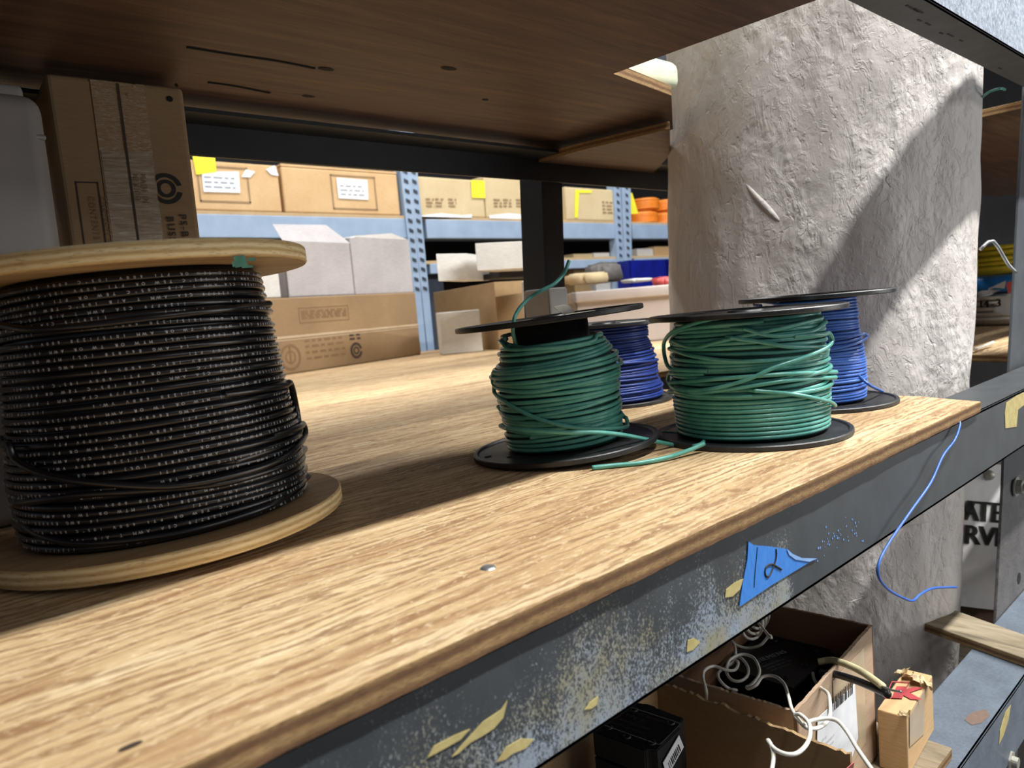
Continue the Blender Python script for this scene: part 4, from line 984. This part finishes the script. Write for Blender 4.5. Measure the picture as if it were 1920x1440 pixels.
# ================================================================== LOWER BAY: open cartons, breakers, cables
ZS = -.334
def openbox(name, x0, x1, y0, y1, z0, z1, label, mat='card_pinkish', t=.003, front_z=None, ragged=True, left_z=None):
    e = empty(name, ((x0+x1)/2, (y0+y1)/2, z0)); tag(e, label, 'box')
    def wall(nm, p, q, h0, h1, seed):
        p = Vector(p); q = Vector(q); d = (q-p); L_ = d.length; d.normalize(); nn = Vector((-d.y, d.x)); k = 40; V, Fc = [], []
        for i in range(k+1):
            u = L_*i/k; z_ = h0+(h1-h0)*i/k+(.0018*noise.noise(Vector((u*160, seed, 0)))+.0012*noise.noise(Vector((u*60, seed, 4))) if ragged else 0)
            for off in (0, t): 
                c = p+d*u+nn*off; V += [(c.x, c.y, z0), (c.x, c.y, z_)]
        for i in range(k):
            b_ = i*4; n_ = b_+4
            Fc += [(b_, n_, n_+1, b_+1), (b_+2, b_+3, n_+3, n_+2), (b_+1, n_+1, n_+3, b_+3), (b_, b_+2, n_+2, n_)]
        Fc += [(0, 1, 3, 2), (k*4, k*4+2, k*4+3, k*4+1)]
        return mkobj(nm, V, Fc, M[mat], e)
    fz = z1 if front_z is None else front_z; lz = z1 if left_z is None else left_z
    wf = wall('wall_panel', (x0, y0), (x1, y0), fz, fz if front_z is None else fz, 1)
    wr_ = wall('wall_panel', (x1-t, y0+t), (x1-t, y1-t), z1, z1, 2)
    wk = wall('wall_panel', (x0, y1-t), (x1, y1-t), z1, z1, 3)
    wl = wall('wall_panel', (x0+t, y0+t), (x0+t, y1-t), lz, lz, 4)
    bmobj('base_panel', box(x0, x1, y0, y1, z0, z0+.003), M[mat], e)
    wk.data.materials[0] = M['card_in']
    return e, wf, wr_, wk, wl
ZB_ = -.20
bx0, bx1 = uz(1255, 1257, ZB_).x, uz(1636, 1172, ZB_).x; by0, by1 = .2475, .372
# right end of the box: picture points (1494,1334) and (1636,1172)
xr = (uz(1494, 1334, ZB_).x); P1, P2, P3 = uz(1494, 1334, ZB_), uz(1636, 1172, ZB_), uz(1441, 1128, ZB_)
# the box stands turned: front-left edge runs P1 -> left, right side P1 -> P2
exb = (P2-P1).normalized(); eyb = (P3-P2).normalized(); eyb = Vector((-exb.y, exb.x, 0))
E1 = empty('cardboard_box', (P1.x, P1.y, ZS)); tag(E1, 'open cardboard box with barcode label holding black breakers and curly white wire', 'box')
LB, WB = (P2-P1).length, .125
def wallseg(par, p, q, zb, zt0, zt1, t, mat, seed, rag=1., nm='wall_panel', k=50):
    p = Vector(p).xy; q = Vector(q).xy; d = q-p; L_ = d.length; d.normalize(); nn = Vector((-d.y, d.x)); V, Fc = [], []
    for i in range(k+1):
        u = L_*i/k; z_ = zt0+(zt1-zt0)*i/k+rag*(.0016*noise.noise(Vector((u*260, seed, 0)))+.0016*noise.noise(Vector((u*70, seed, 4))))
        for off in (0, t):
            c = p+d*u+nn*off; V += [(c.x, c.y, zb), (c.x, c.y, z_)]
    for i in range(k):
        b_ = i*4; n_ = b_+4; Fc += [(b_, n_, n_+1, b_+1), (b_+2, b_+3, n_+3, n_+2), (b_+1, n_+1, n_+3, b_+3), (b_, b_+2, n_+2, n_)]
    Fc += [(0, 1, 3, 2), (k*4, k*4+2, k*4+3, k*4+1)]
    return mkobj(nm, V, Fc, M[mat], par)
Bk = P2+eyb*WB; Lf = P1+eyb*WB
right = wallseg(E1, P1, P2, ZS+.0005, ZB_, ZB_, .003, 'card_pinkish', 1, .7)
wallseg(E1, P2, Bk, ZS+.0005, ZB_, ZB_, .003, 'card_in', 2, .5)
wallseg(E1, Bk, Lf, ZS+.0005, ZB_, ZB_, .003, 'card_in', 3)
wallseg(E1, Lf, P1, ZS+.0005, ZB_-.001, ZB_-.001, .003, 'card_pinkish', 4, 1.3)
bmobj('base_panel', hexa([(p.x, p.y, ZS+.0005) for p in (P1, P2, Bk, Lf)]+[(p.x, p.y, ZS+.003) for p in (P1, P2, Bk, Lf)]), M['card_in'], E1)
# packing tape and barcode label on the right panel
def onR(px, py, out=.0006):
    nrm = Vector((exb.y, -exb.x, 0)); return onplane(px, py, P1, nrm)+nrm*out
quad('packing_tape', [onR(1560, 1276), onR(1618, 1215), onR(1622, 1390), onR(1590, 1440), onR(1565, 1440)], M['clear_tape'], right, 0, thick=.0003)
lb = quad('shipping_label', [onR(1530, 1345, .0012), onR(1600, 1282, .0012), onR(1606, 1382, .0012), onR(1588, 1440, .0012), onR(1528, 1440, .0012)], M['paper'], right, 0, thick=.0003)
x_ax = (onR(1596, 1300)-onR(1540, 1352)).normalized(); 
rr = random.Random(3); V, Fc = [], []
for k in range(15):
    px = 1548+k*3.2; wv = rr.choice((.9, 1.6, 2.2)); py = 1350-k*2.9
    q = [onR(px, py-8, .0018), onR(px+wv, py-8-wv*.9, .0018), onR(px+wv+.3, py-34-wv*.9, .0018), onR(px+.3, py-34, .0018)]
    b_ = len(V); V += q; Fc.append((b_, b_+1, b_+2, b_+3))
mkobj('barcode', V, Fc, M['inkblack'], lb)
up_ax = (onR(1560, 1330)-onR(1558, 1400)).normalized()
for k, (tx, s) in enumerate((('QTY 10', .0032), ('ITEM BREAKER 2P', .0028), ('MADE IN USA', .0028))):
    text('label_print', tx, onR(1536+k*4, 1392-k*9+12*k*0+k*16, .0018), x_ax, up_ax, s, M['greypaper'], lb, 0)
# breaker in the box
def breaker(name, c, rotz, tiltm, L_, W_, H_, label, poles=2):
    e = empty(name, c, Matrix.Rotation(rotz, 3, 'Z') @ tiltm); tag(e, label, 'breaker')
    for k in range(poles):
        h = H_/poles; z0 = k*h
        prof = [(-L_/2, -W_/2), (L_/2*.72, -W_/2), (L_/2*.78, -W_/2*.86), (L_/2, -W_/2*.86), (L_/2, W_/2*.5), (L_/2*.86, W_/2*.56), (L_/2*.86, W_/2), (-L_/2*.1, W_/2), (-L_/2*.14, W_/2*1.12), (-L_/2*.45, W_/2*1.12), (-L_/2*.5, W_/2), (-L_/2*.9, W_/2), (-L_/2, W_/2*.6)]
        bm = prism(prof, z0+.0004, z0+h-.0004); bmesh.ops.bevel(bm, geom=bm.edges[:], offset=.0008, segments=2, affect='EDGES'); bmobj('breaker_body', bm, M['black2'], e, W=False)
    for x, y in ((-L_*.36, -W_*.3), (L_*.32, W_*.28), (L_*.34, -W_*.3), (-L_*.3, W_*.3), (-L_*.02, -W_*.36)):
        bm = lathe([(0, H_-.0006), (.0012, H_-.0006), (.0016, H_+.0004), (.0031, H_+.0008), (.0036, H_-.0004)], (x, y), 20); bmobj('rivet', bm, M['black'], e, True, W=False)
    bm = box(-L_*.03, L_*.03, W_*.5, W_*.64, H_*.3, H_*.7, None, .001); bmobj('toggle', bm, M['black'], e, W=False)
    return e
tz = Matrix.Rotation(math.radians(4), 3, 'X')
ctr = uz(1462, 1235, -.235); ang = math.atan2(exb.y, exb.x)
br = breaker('circuit_breaker', (ctr.x, ctr.y, -.273), ang-.05, Matrix.Identity(3), .098, .074, .040, 'black two pole breaker in the open box with faded maker lettering', 2)
Mb = mw(br)
M['faintprint'] = simple('faint_grey_print', '6E7074', '85878B', .7)
text('maker_lettering', 'SIEMENS', Mb @ Vector((-.024, .010, .0405)), Mb.to_3x3() @ Vector((.94, -.34, 0)), Mb.to_3x3() @ Vector((.34, .94, 0)), .0088, M['faintprint'], br, bold=1)
for k in range(3): text('small_print', ('BREAKER TYPE QP', 'LISTED CIRCUIT 240V', 'WIRE 14-8 AWG')[k], Mb @ Vector((-.030-.001*k, .002-k*.005, .0405)), Mb.to_3x3() @ Vector((.94, -.34, 0)), Mb.to_3x3() @ Vector((.34, .94, 0)), .0030, M['faintprint'], br)
br2 = breaker('circuit_breaker', (ctr.x-.045, ctr.y+.02, -.3135), ang+.25, Matrix.Identity(3), .098, .070, .038, 'black breaker lying underneath the lettered one in the open box', 2)
# cables out of the lettered breaker
def pd(px, py, z): return uz(px, py, z+.008)
t1 = tubeobj('cable_end', [pd(1535, 1241, -.212), pd(1560, 1238, -.208), pd(1590, 1247, -.203), pd(1620, 1262, -.198), pd(1655, 1287, -.192)], .0030, M['creamwire'], br)
t2 = tubeobj('cable_end', [pd(1540, 1262, -.218), pd(1565, 1264, -.212), pd(1600, 1274, -.206), pd(1635, 1288, -.200), pd(1665, 1302, -.195)], .0032, M['black'], br)
tubeobj('cable_strands', [pd(1655, 1287, -.192), pd(1672, 1294, -.190), pd(1690, 1297, -.188)], .0009, M['steel'], t1, 6)
# curly white wires
def curl(pix, z, name='loose_wire', par=None, r=.00135, label=None, sm=8):
    P = [uz(x, y, zz-.024) for (x, y), zz in zip(pix, z if isinstance(z, list) else [z]*len(pix))]
    o = tubeobj(name, P, r, M['whitewire'], par, 8, sm)
    if label: tag(o, label, 'wire', 'curly white wires in the cartons')
    return o
def helix_px(cx, cy, rx, ry, t0, turns, dxt, dyt, n=14):
    return [(cx+rx*math.cos(t0+2*math.pi*k/n)+dxt*k/n, cy+ry*math.sin(t0+2*math.pi*k/n)+dyt*k/n) for k in range(int(turns*n)+1)]
c1 = helix_px(1425, 1150, 18, 24, -1.2, 3.0, -6, 10); c1 += [(1440, 1190), (1446, 1196), (1442, 1192), (1425, 1210), (1400, 1215), (1378, 1208), (1370, 1197)]
n1 = len(c1); curl(c1, [-.172+.012*math.sin(k*.9) for k in range(n1)], label='tight coil of white wire at the back corner of the breaker box')
c2 = [(1376, 1205), (1379, 1222), (1376, 1240), (1360, 1252), (1347, 1262), (1350, 1276), (1365, 1290), (1381, 1294)]
curl(c2, [-.180, -.178, -.178, -.178, -.176, -.176, -.180, -.190], label='short hooked white wire beside the round loop')
c3 = [(1324, 1312), (1324, 1295), (1318, 1270), (1322, 1256), (1338, 1249), (1360, 1256), (1378, 1256), (1384, 1242), (1372, 1235)]
curl(c3, [-.185, -.172, -.168, -.168, -.170, -.172, -.174, -.176, -.180], label='white wire bent over the near wall of the breaker box')
c4 = [(1363, 1262), (1366, 1240), (1385, 1232), (1401, 1248), (1402, 1266), (1388, 1277), (1371, 1274), (1362, 1258), (1368, 1238), (1390, 1227), (1412, 1233), (1423, 1252), (1422, 1268), (1408, 1284), (1400, 1288), (1404, 1291), (1418, 1284), (1430, 1269), (1452, 1268), (1470, 1282), (1478, 1305), (1485, 1330), (1500, 1352), (1510, 1358)]
curl(c4, [-.176]*8+[-.172]*8+[-.168, -.166, -.164, -.162, -.160, -.158, -.155, -.152], label='long looping white wire rising out of the breaker box')
c5 = [(1524, 1262), (1527, 1275), (1538, 1289), (1552, 1300), (1556, 1318), (1556, 1340), (1548, 1356), (1530, 1366), (1512, 1364), (1497, 1350), (1490, 1341), (1500, 1340), (1516, 1355), (1519, 1375), (1512, 1396), (1495, 1412), (1475, 1414), (1455, 1406), (1443, 1394), (1440, 1388), (1446, 1398), (1450, 1420), (1446, 1450)]
curl(c5, [-.205, -.195, -.18, -.166, -.160, -.156, -.152, -.15, -.148, -.146, -.144, -.142, -.142, -.142, -.142, -.142, -.142, -.142, -.142, -.142, -.142, -.146, -.15], r=.00145, label='white wire looping down in front of the barcode label')
c6 = [(1508, 1360), (1520, 1352), (1548, 1347), (1570, 1352), (1588, 1372), (1605, 1400), (1622, 1425), (1640, 1450)]
curl(c6, [-.147, -.146, -.146, -.146, -.146, -.146, -.146, -.146], r=.00145, label='white printed wire crossing the barcode label to the lower right')
# near open box with a stack of breakers
ZA = -.20
Q1, Q2 = uz(1594, 1417, ZA), uz(1231, 1277, ZA)          # right end and left end of its back wall
exa = (Q1-Q2).normalized(); nya = Vector((exa.y, -exa.x, 0)); 
if nya.y > 0: nya = -nya
E2 = empty('cardboard_box', (Q2.x, Q2.y, ZS)); tag(E2, 'torn open cardboard box with a dark breaker stack, nearest box of the lower shelf', 'box')
Q2b = Q2-exa*.0; Qc = Q2+Vector((-.075, .012, 0)); LA_ = .36
R1 = Q1+nya*.01; 
wallseg(E2, Q2, Q1, ZS+.0005, ZA, ZA, .003, 'card', 7, 1.3)
Z0 = uz(1213, 1290, ZA); Cc = uz(1008, 1432, ZA)
far = Vector((Cc.x-.05, Cc.y-.06, 0))
sideN = (Vector((Cc.x, Cc.y, 0))-Vector((Q2.x, Q2.y, 0)))
wallseg(E2, Cc, Q2, ZS+.0005, ZA, ZA, .003, 'card_light', 8, 1.0)
K1, K2 = Cc+Vector((.05, -.12, 0)), Q1+Vector((.0, -.03, 0))
wallseg(E2, K1, Cc, ZS+.0005, ZA-.02, ZA-.02, .003, 'card', 9, 1.0)
bmobj('base_panel', hexa([(p.x, p.y, ZS+.0005) for p in (K1, Q1, Q2, Cc)]+[(p.x, p.y, ZS+.003) for p in (K1, Q1, Q2, Cc)]), M['card_in'], E2)
rp_ = quad('red_print', [uz(1578, 1440, ZA-.004), uz(1596, 1424, ZA-.004), uz(1592, 1450, ZA-.02)], M['redthing'], E2, .002)
# breaker stack
zt_ = -.178; T = [uz(1098, 1378, zt_), uz(1178, 1310, zt_), uz(1290, 1346, zt_), uz(1238, 1452, zt_)]
ctr = (T[0]+T[1]+T[2]+T[3])/4; exk = (T[2]-T[1]).normalized(); L_ = (T[2]-T[1]).length; eyk = Vector((-exk.y, exk.x, 0)); W_ = (T[1]-T[0]).length; ang = math.atan2(exk.y, exk.x)
ctr = (T[1]+T[2])/2-eyk*W_/2
print('breaker stack', L_, W_)
bk = []
for k, zz in enumerate((-.218, -.258, -.298)):
    lb_ = ['black breaker with raised panel and barcode sticker, top of the stack', 'second black breaker down in the stack', 'lowest black breaker of the stack'][k]
    off = Vector((.004*(-1)**k, -.003*k, 0))
    b = breaker('circuit_breaker', (ctr.x+off.x, ctr.y+off.y, zz), ang+.02*k, Matrix.Identity(3), L_*1.0, W_*.86, .0395, lb_, 2); b['group'] = 'stacked breakers'; bk.append(b)
Mk = mw(bk[0]); 
V, Fc = [], []
for a0, a1, c0, c1 in ((-.025, .025, -.016, -.0152), (-.025, .025, .0152, .016), (-.025, -.0242, -.016, .016), (.0242, .025, -.016, .016)):
    b_ = len(V); V += [Mk @ Vector((x, y, .0402)) for x, y in ((a0, c0), (a1, c0), (a1, c1), (a0, c1))]; Fc.append((b_, b_+1, b_+2, b_+3))
mkobj('raised_panel', V, Fc, M['faintprint'], bk[0])
for k, tx in enumerate(('CIRCUIT BREAKER', 'TYPE B', 'QAMCHV 240V', 'SWITCH DUTY')): text('faded_print', tx, Mk @ Vector((-.020, .009-k*.0068, .0400)), Mk.to_3x3() @ Vector((1, 0, 0)), Mk.to_3x3() @ Vector((0, 1, 0)), .0042 if k != 1 else .006, M['ink'], bk[0])
def onS(px, py):       # right side of the stack
    nrm = exk; P0 = ctr+exk*(L_*.5+.0012); return onplane(px, py, P0, nrm)
sl = quad('barcode_sticker', [onS(1242, 1430), onS(1272, 1378), onS(1281, 1400), onS(1250, 1456)], M['paper'], bk[0], .0002)
V, Fc = [], []
for k in range(9):
    t0 = k/9*.8+.12; t1 = t0+.04*rr.choice((.6, 1, 1.3)); e0, e1 = Vector((1246, 1434)), Vector((1272, 1388)); u0, u1 = Vector((4.5, 13)), Vector((6.5, 4))
    q = [e0.lerp(e1, t0)+Vector((1.5, 1)), e0.lerp(e1, t1)+Vector((1.5, 1)), e0.lerp(e1, t1)+Vector((6, 13)), e0.lerp(e1, t0)+Vector((6, 13))]
    b_ = len(V); V += [onS(p.x, p.y)+exk*.0009 for p in q]; Fc.append((b_, b_+1, b_+2, b_+3))
mkobj('barcode', V, Fc, M['inkblack'], sl)
# narrow brown carton on the right with torn corners and a red stamp
zn = -.275
N1, N2, N3 = uz(1650, 1340, zn), uz(1700, 1345, zn), uz(1738, 1283, zn)
exn = (N3-N2).normalized(); eyn = Vector((-exn.y, exn.x, 0)); Nd = (N1-N2).length*1.15
E3 = empty('cardboard_box', (N2.x, N2.y, ZS)); tag(E3, 'narrow tan carton with torn corners and red stamp beside the pillar foot', 'box')
LN = (N3-N2).length*1.3
bdy = bmobj('carton_body', hexa([(p.x, p.y, ZS+.0005) for p in (N2, N2+exn*LN, N2+exn*LN+eyn*Nd, N2+eyn*Nd)]+[(p.x, p.y, zn) for p in (N2, N2+exn*LN, N2+exn*LN+eyn*Nd, N2+eyn*Nd)], None, .0012), M['card_light'], E3)
q = [uz(x, y, zn+.0006) for x, y in ((1672, 1277), (1706, 1279), (1690, 1310), (1658, 1309))]
V, Fc = [], []
for i in range(4):
    p, r_ = q[i], q[(i+1) % 4]; c = (q[0]+q[1]+q[2]+q[3])/4; b_ = len(V); V += [p, r_, r_.lerp(c, .12), p.lerp(c, .12)]; Fc.append((b_, b_+1, b_+2, b_+3))
st = mkobj('red_stamp', V, Fc, M['redprint'], bdy)
xa_ = (q[1]-q[0]).normalized(); text('stamp_letter', 'K', q[3].lerp(q[2], .25)+Vector((0, 0, .0002)), xa_, (q[0]-q[3]).normalized(), (q[0]-q[3]).length*1.0, M['redprint'], bdy, bold=3)
for (px, py), sc in (((1693, 1262), 1), ((1722, 1278), 1.1), ((1705, 1272), .8), ((1735, 1283), .9), ((1700, 1340), .8)):
    c = uz(px, py, zn+.002); bm = bmesh.new(); bmesh.ops.create_grid(bm, x_segments=5, y_segments=5, size=.007*sc)
    for v_ in bm.verts: v_.co.z += .006*noise.noise(v_.co*160+Vector((px, 0, 0)))+.002; v_.co.x += .003*noise.noise(v_.co*90+Vector((0, px, 0)))
    bm.transform(Matrix.Translation(c) @ Matrix.Rotation(px, 4, 'Z') @ Matrix.Rotation(.7, 4, 'X')); bmobj('torn_flap', bm, M['card_pale'], bdy)
def onN(px, py): nrm = eyn*-1; nrm = Vector((exn.y, -exn.x, 0)); return onplane(px, py, N2, nrm)+nrm*.0006
quad('packing_tape', [onN(1704, 1342), onN(1732, 1292), onN(1731, 1375), onN(1704, 1400)], M['clear_tape'], bdy, 0, thick=.0003)

# ================================================================== RIGHT OF THE PILLAR
# white sign with black lettering leaning behind the post
d1 = 1.42; S_ = [ud(1740, 1128, d1), ud(1990, 1158, d1+.0), ud(2010, 880, d1), ud(1745, 862, d1)]
nx_ = (S_[1]-S_[0]).normalized(); ux_ = (S_[3]-S_[0]).normalized()
sg = quad('sign_board', S_, M['signwhite'], None, 0, thick=.004); tag(sg, 'white metal sign with bold black lettering standing behind the pillar and post', 'sign')
def onsg(px, py): nrm = nx_.cross(ux_).normalized(); P = onplane(px, py, S_[0], nrm); k = nrm if (CO-P).dot(nrm) > 0 else -nrm; return P+k*.0055
def sign_word(word, x0, pitch, y0, slope, size):
    for k, ch in enumerate(word):
        px = x0+k*pitch; py = y0+slope*(px-1840); text('lettering', ch, onsg(px, py), onsg(px+40, py+slope*40)-onsg(px, py), onsg(px+2, py-40)-onsg(px, py), size, M['inkblack'], sg, 0, bold=2)
sign_word('WATER', 1764, 28.5, 977, .08, .055); sign_word('SERVICE', 1742, 29, 1021, .09, .052)
P = onsg(1851, 890); bm = bmesh.new(); bmesh.ops.create_uvsphere(bm, u_segments=16, v_segments=8, radius=.010); bm.transform(Matrix.Translation(P) @ Matrix.Diagonal((1, 1, 1, 1))); bmobj('rivet', bm, M['nut'], sg, True)
lg = [uz(x, y, -.36) for x, y in ((1790, 1160), (1880, 1180), (1880, 1130), (1790, 1118))]
LP_ = uz(1850, 1158, -.515)
bl_ = bmobj('wooden_ledge', box(LP_.x-.05, LP_.x+.5, LP_.y-.02, LP_.y+.02, -.5435, -.515, bev=.002), M['under'], None); tag(bl_, 'brown wooden strip lying on the dusty plywood behind the plank end', 'plank')
# shelf items in the bay right of the pillar
def coil(name, px, py, z0, Rm, turns, rw, mat, label, hgt, y=.52, layers=3, par=None):
    c = uy(px, py, y); V, Fc = [], []; P = []
    n = turns*28
    for i in range(n+1):
        t = 2*math.pi*i/28; f = i/n; ly = int(f*turns) % layers
        P.append(Vector((c.x+(Rm+ly*rw*1.7+.003*noise.noise(Vector((f*30, 0, 1))))*math.cos(t), c.y+(Rm+ly*rw*1.7)*math.sin(t), z0+rw+(hgt-2*rw)*f+.006*noise.noise(Vector((f*22, 3, 1))))))
    V, Fc = tube(P, rw, 8); o = mkobj(name, V, Fc, M[mat], par, True); return tag(o, label, 'cable coil')
xw = uz(1870, 640, .0)
coil('cable_coil', 1905, 600, .001, .085, 16, .0045, 'whitewire', 'white cable coil at the bottom of the bay right of the pillar', .075, .50)
zc0 = .077
coil('cable_coil', 1905, 480, .115, .095, 15, .0048, 'yellowcable', 'yellow cable coil on top of the wrapped packs right of the pillar', .070, .50)
# printed wrap pack between the coils
cx_ = uy(1905, 560, .50).x
bm = lathe([(0, zc0), (.100, zc0), (.112, zc0+.006), (.112, zc0+.030), (.100, .114), (0, .114)], (cx_, .50), 48)
wp = empty('cable_pack', (cx_, .50, zc0)); tag(wp, 'blue and clear printed wrap pack marked 14-3 between the white and yellow coils', 'pack')
wpb = bmobj('wrap_body', bm, M['bluewrap'], wp, True)
def onc(px, py, r, out=.0008):
    d = ray(px, py); ox, oy = -cx_, -.50; A_ = d.x**2+d.y**2; B = 2*(ox*d.x+oy*d.y); Cc_ = ox*ox+oy*oy-(r+out)**2; q = max(B*B-4*A_*Cc_, 0); return CO+d*((-B-math.sqrt(q))/(2*A_))
def wq(nm, pts, mat, par): return mkobj(nm, [onc(x, y, .112) for x, y in pts], [tuple(range(len(pts)))], M[mat], par)
wq('clear_patch', [(1862, 585), (1876, 560), (1898, 548), (1900, 570), (1894, 592)], 'whitewrap', wpb); wq('clear_patch', [(1833, 548), (1860, 538), (1886, 526), (1884, 540), (1860, 552), (1836, 560)], 'whitewrap', wpb)
wq('red_logo', [(1886, 532), (1896, 527), (1904, 536), (1902, 548), (1890, 550)], 'redthing', wpb)
P = onc(1834, 577, .112, .002); P2_ = onc(1868, 575, .112, .002); text('pack_lettering', '14-3', P, P2_-P, (0, 0, 1), .024, M['inkblack'], wpb, bold=2)
wr1 = tubeobj('wire_hook', [ud(1838, 468, .98), ud(1862, 452, .98), ud(1890, 495, .99), ud(1905, 510, 1.0)], .0022, M['steel'], None, 8, 3); tag(wr1, 'bent grey metal wire hook across the yellow cable coil', 'hook')
wr2 = tubeobj('wire_end', [uz(1828, 655, .006), uz(1842, 650, .006), uz(1862, 642, .008)], .0028, M['whitewire'], None, 8, 3); tag(wr2, 'cut white cable end poking out beside the pillar', 'cable')
# teal wire above on the overhead board, far right
o = tubeobj('wire_end', [uz(1842, 182, .353), uz(1856, 172, .353), uz(1875, 166, .353), uz(1884, 168, .356)], .0017, M['green'], None, 8); tag(o, 'short green wire hanging from the overhead board right of the pillar', 'wire')
dk = bmobj('dark_sheet', box(1.30, 2.9, .81, .83, -.0, .34, bev=.002), M['beam_dark'], None); tag(dk, 'dark sheet behind the yellow cable coil', 'panel')  # plain dark sheet closing the bay behind the coils
# pale block put in for the light seen through the gap above
gp = empty('bright_gap_fill', (.7, .62, .3775)); tag(gp, 'pale green block added for the bright gap over the upper shelf beside the pillar', 'pack')
bmobj('gap_fill_body', box(.64, .80, .535, .72, .3775, .410, None, .01, 3), M['glow'], gp, True)
# ================================================================== LIGHT
def area(name, loc, target, sx, sy, energy, col=(1, 1, 1), spread=180):
    l = bpy.data.lights.new(name, 'AREA'); l.shape = 'RECTANGLE'; l.size = sx; l.size_y = sy; l.energy = energy; l.color = col; l.spread = math.radians(spread)
    o = bpy.data.objects.new(name, l); C.objects.link(o); o.location = loc
    d = Vector(target)-Vector(loc); o.rotation_euler = d.to_track_quat('-Z', 'Y').to_euler(); return o
def strip_light(name, x, y, z, ln, wd, energy, ty, tz, spread=180):
    l = bpy.data.lights.new(name, 'AREA'); l.shape = 'RECTANGLE'; l.size = ln; l.size_y = wd; l.energy = energy; l.color = (1, .985, .95); l.spread = math.radians(spread)
    o = bpy.data.objects.new(name, l); C.objects.link(o); o.location = (x, y, z)
    zv = -(Vector((0, ty-y, tz-z)).normalized()); xv = Vector((1, 0, 0)); yv = zv.cross(xv)
    o.rotation_euler = Matrix((xv, yv, zv)).transposed().to_euler(); return o
strip_light('aisle_strip_light', 1.75, -.47, 1.8, 3.1, .05, 140, .3, 0)
strip_light('aisle_strip_light', 1.6, -1.9, 1.0, 3.0, .25, 12, .3, 0)  # low strip added as front fill
strip_light('gap_band_light', .9, 1.13, 1.6, 3.0, .06, 5, 1.13, 0, 28)  # narrow beam shaped to throw the lit band on the deck
strip_light('far_aisle_light', 2.2, 2.2, 2.2, 5.0, .2, 90, 2.8, .4)
area('low_fill_light', (2.3, -1.3, -.15), (1.05, .4, -.2), 1.2, .6, 12, (1, .99, .97))  # fill added at front right to brighten the lower pillar
w = bpy.data.worlds.new('world'); bpy.context.scene.world = w; w.use_nodes = True
bg = w.node_tree.nodes['Background']; bg.inputs[0].default_value = (.80, .86, 1., 1); bg.inputs[1].default_value = .13
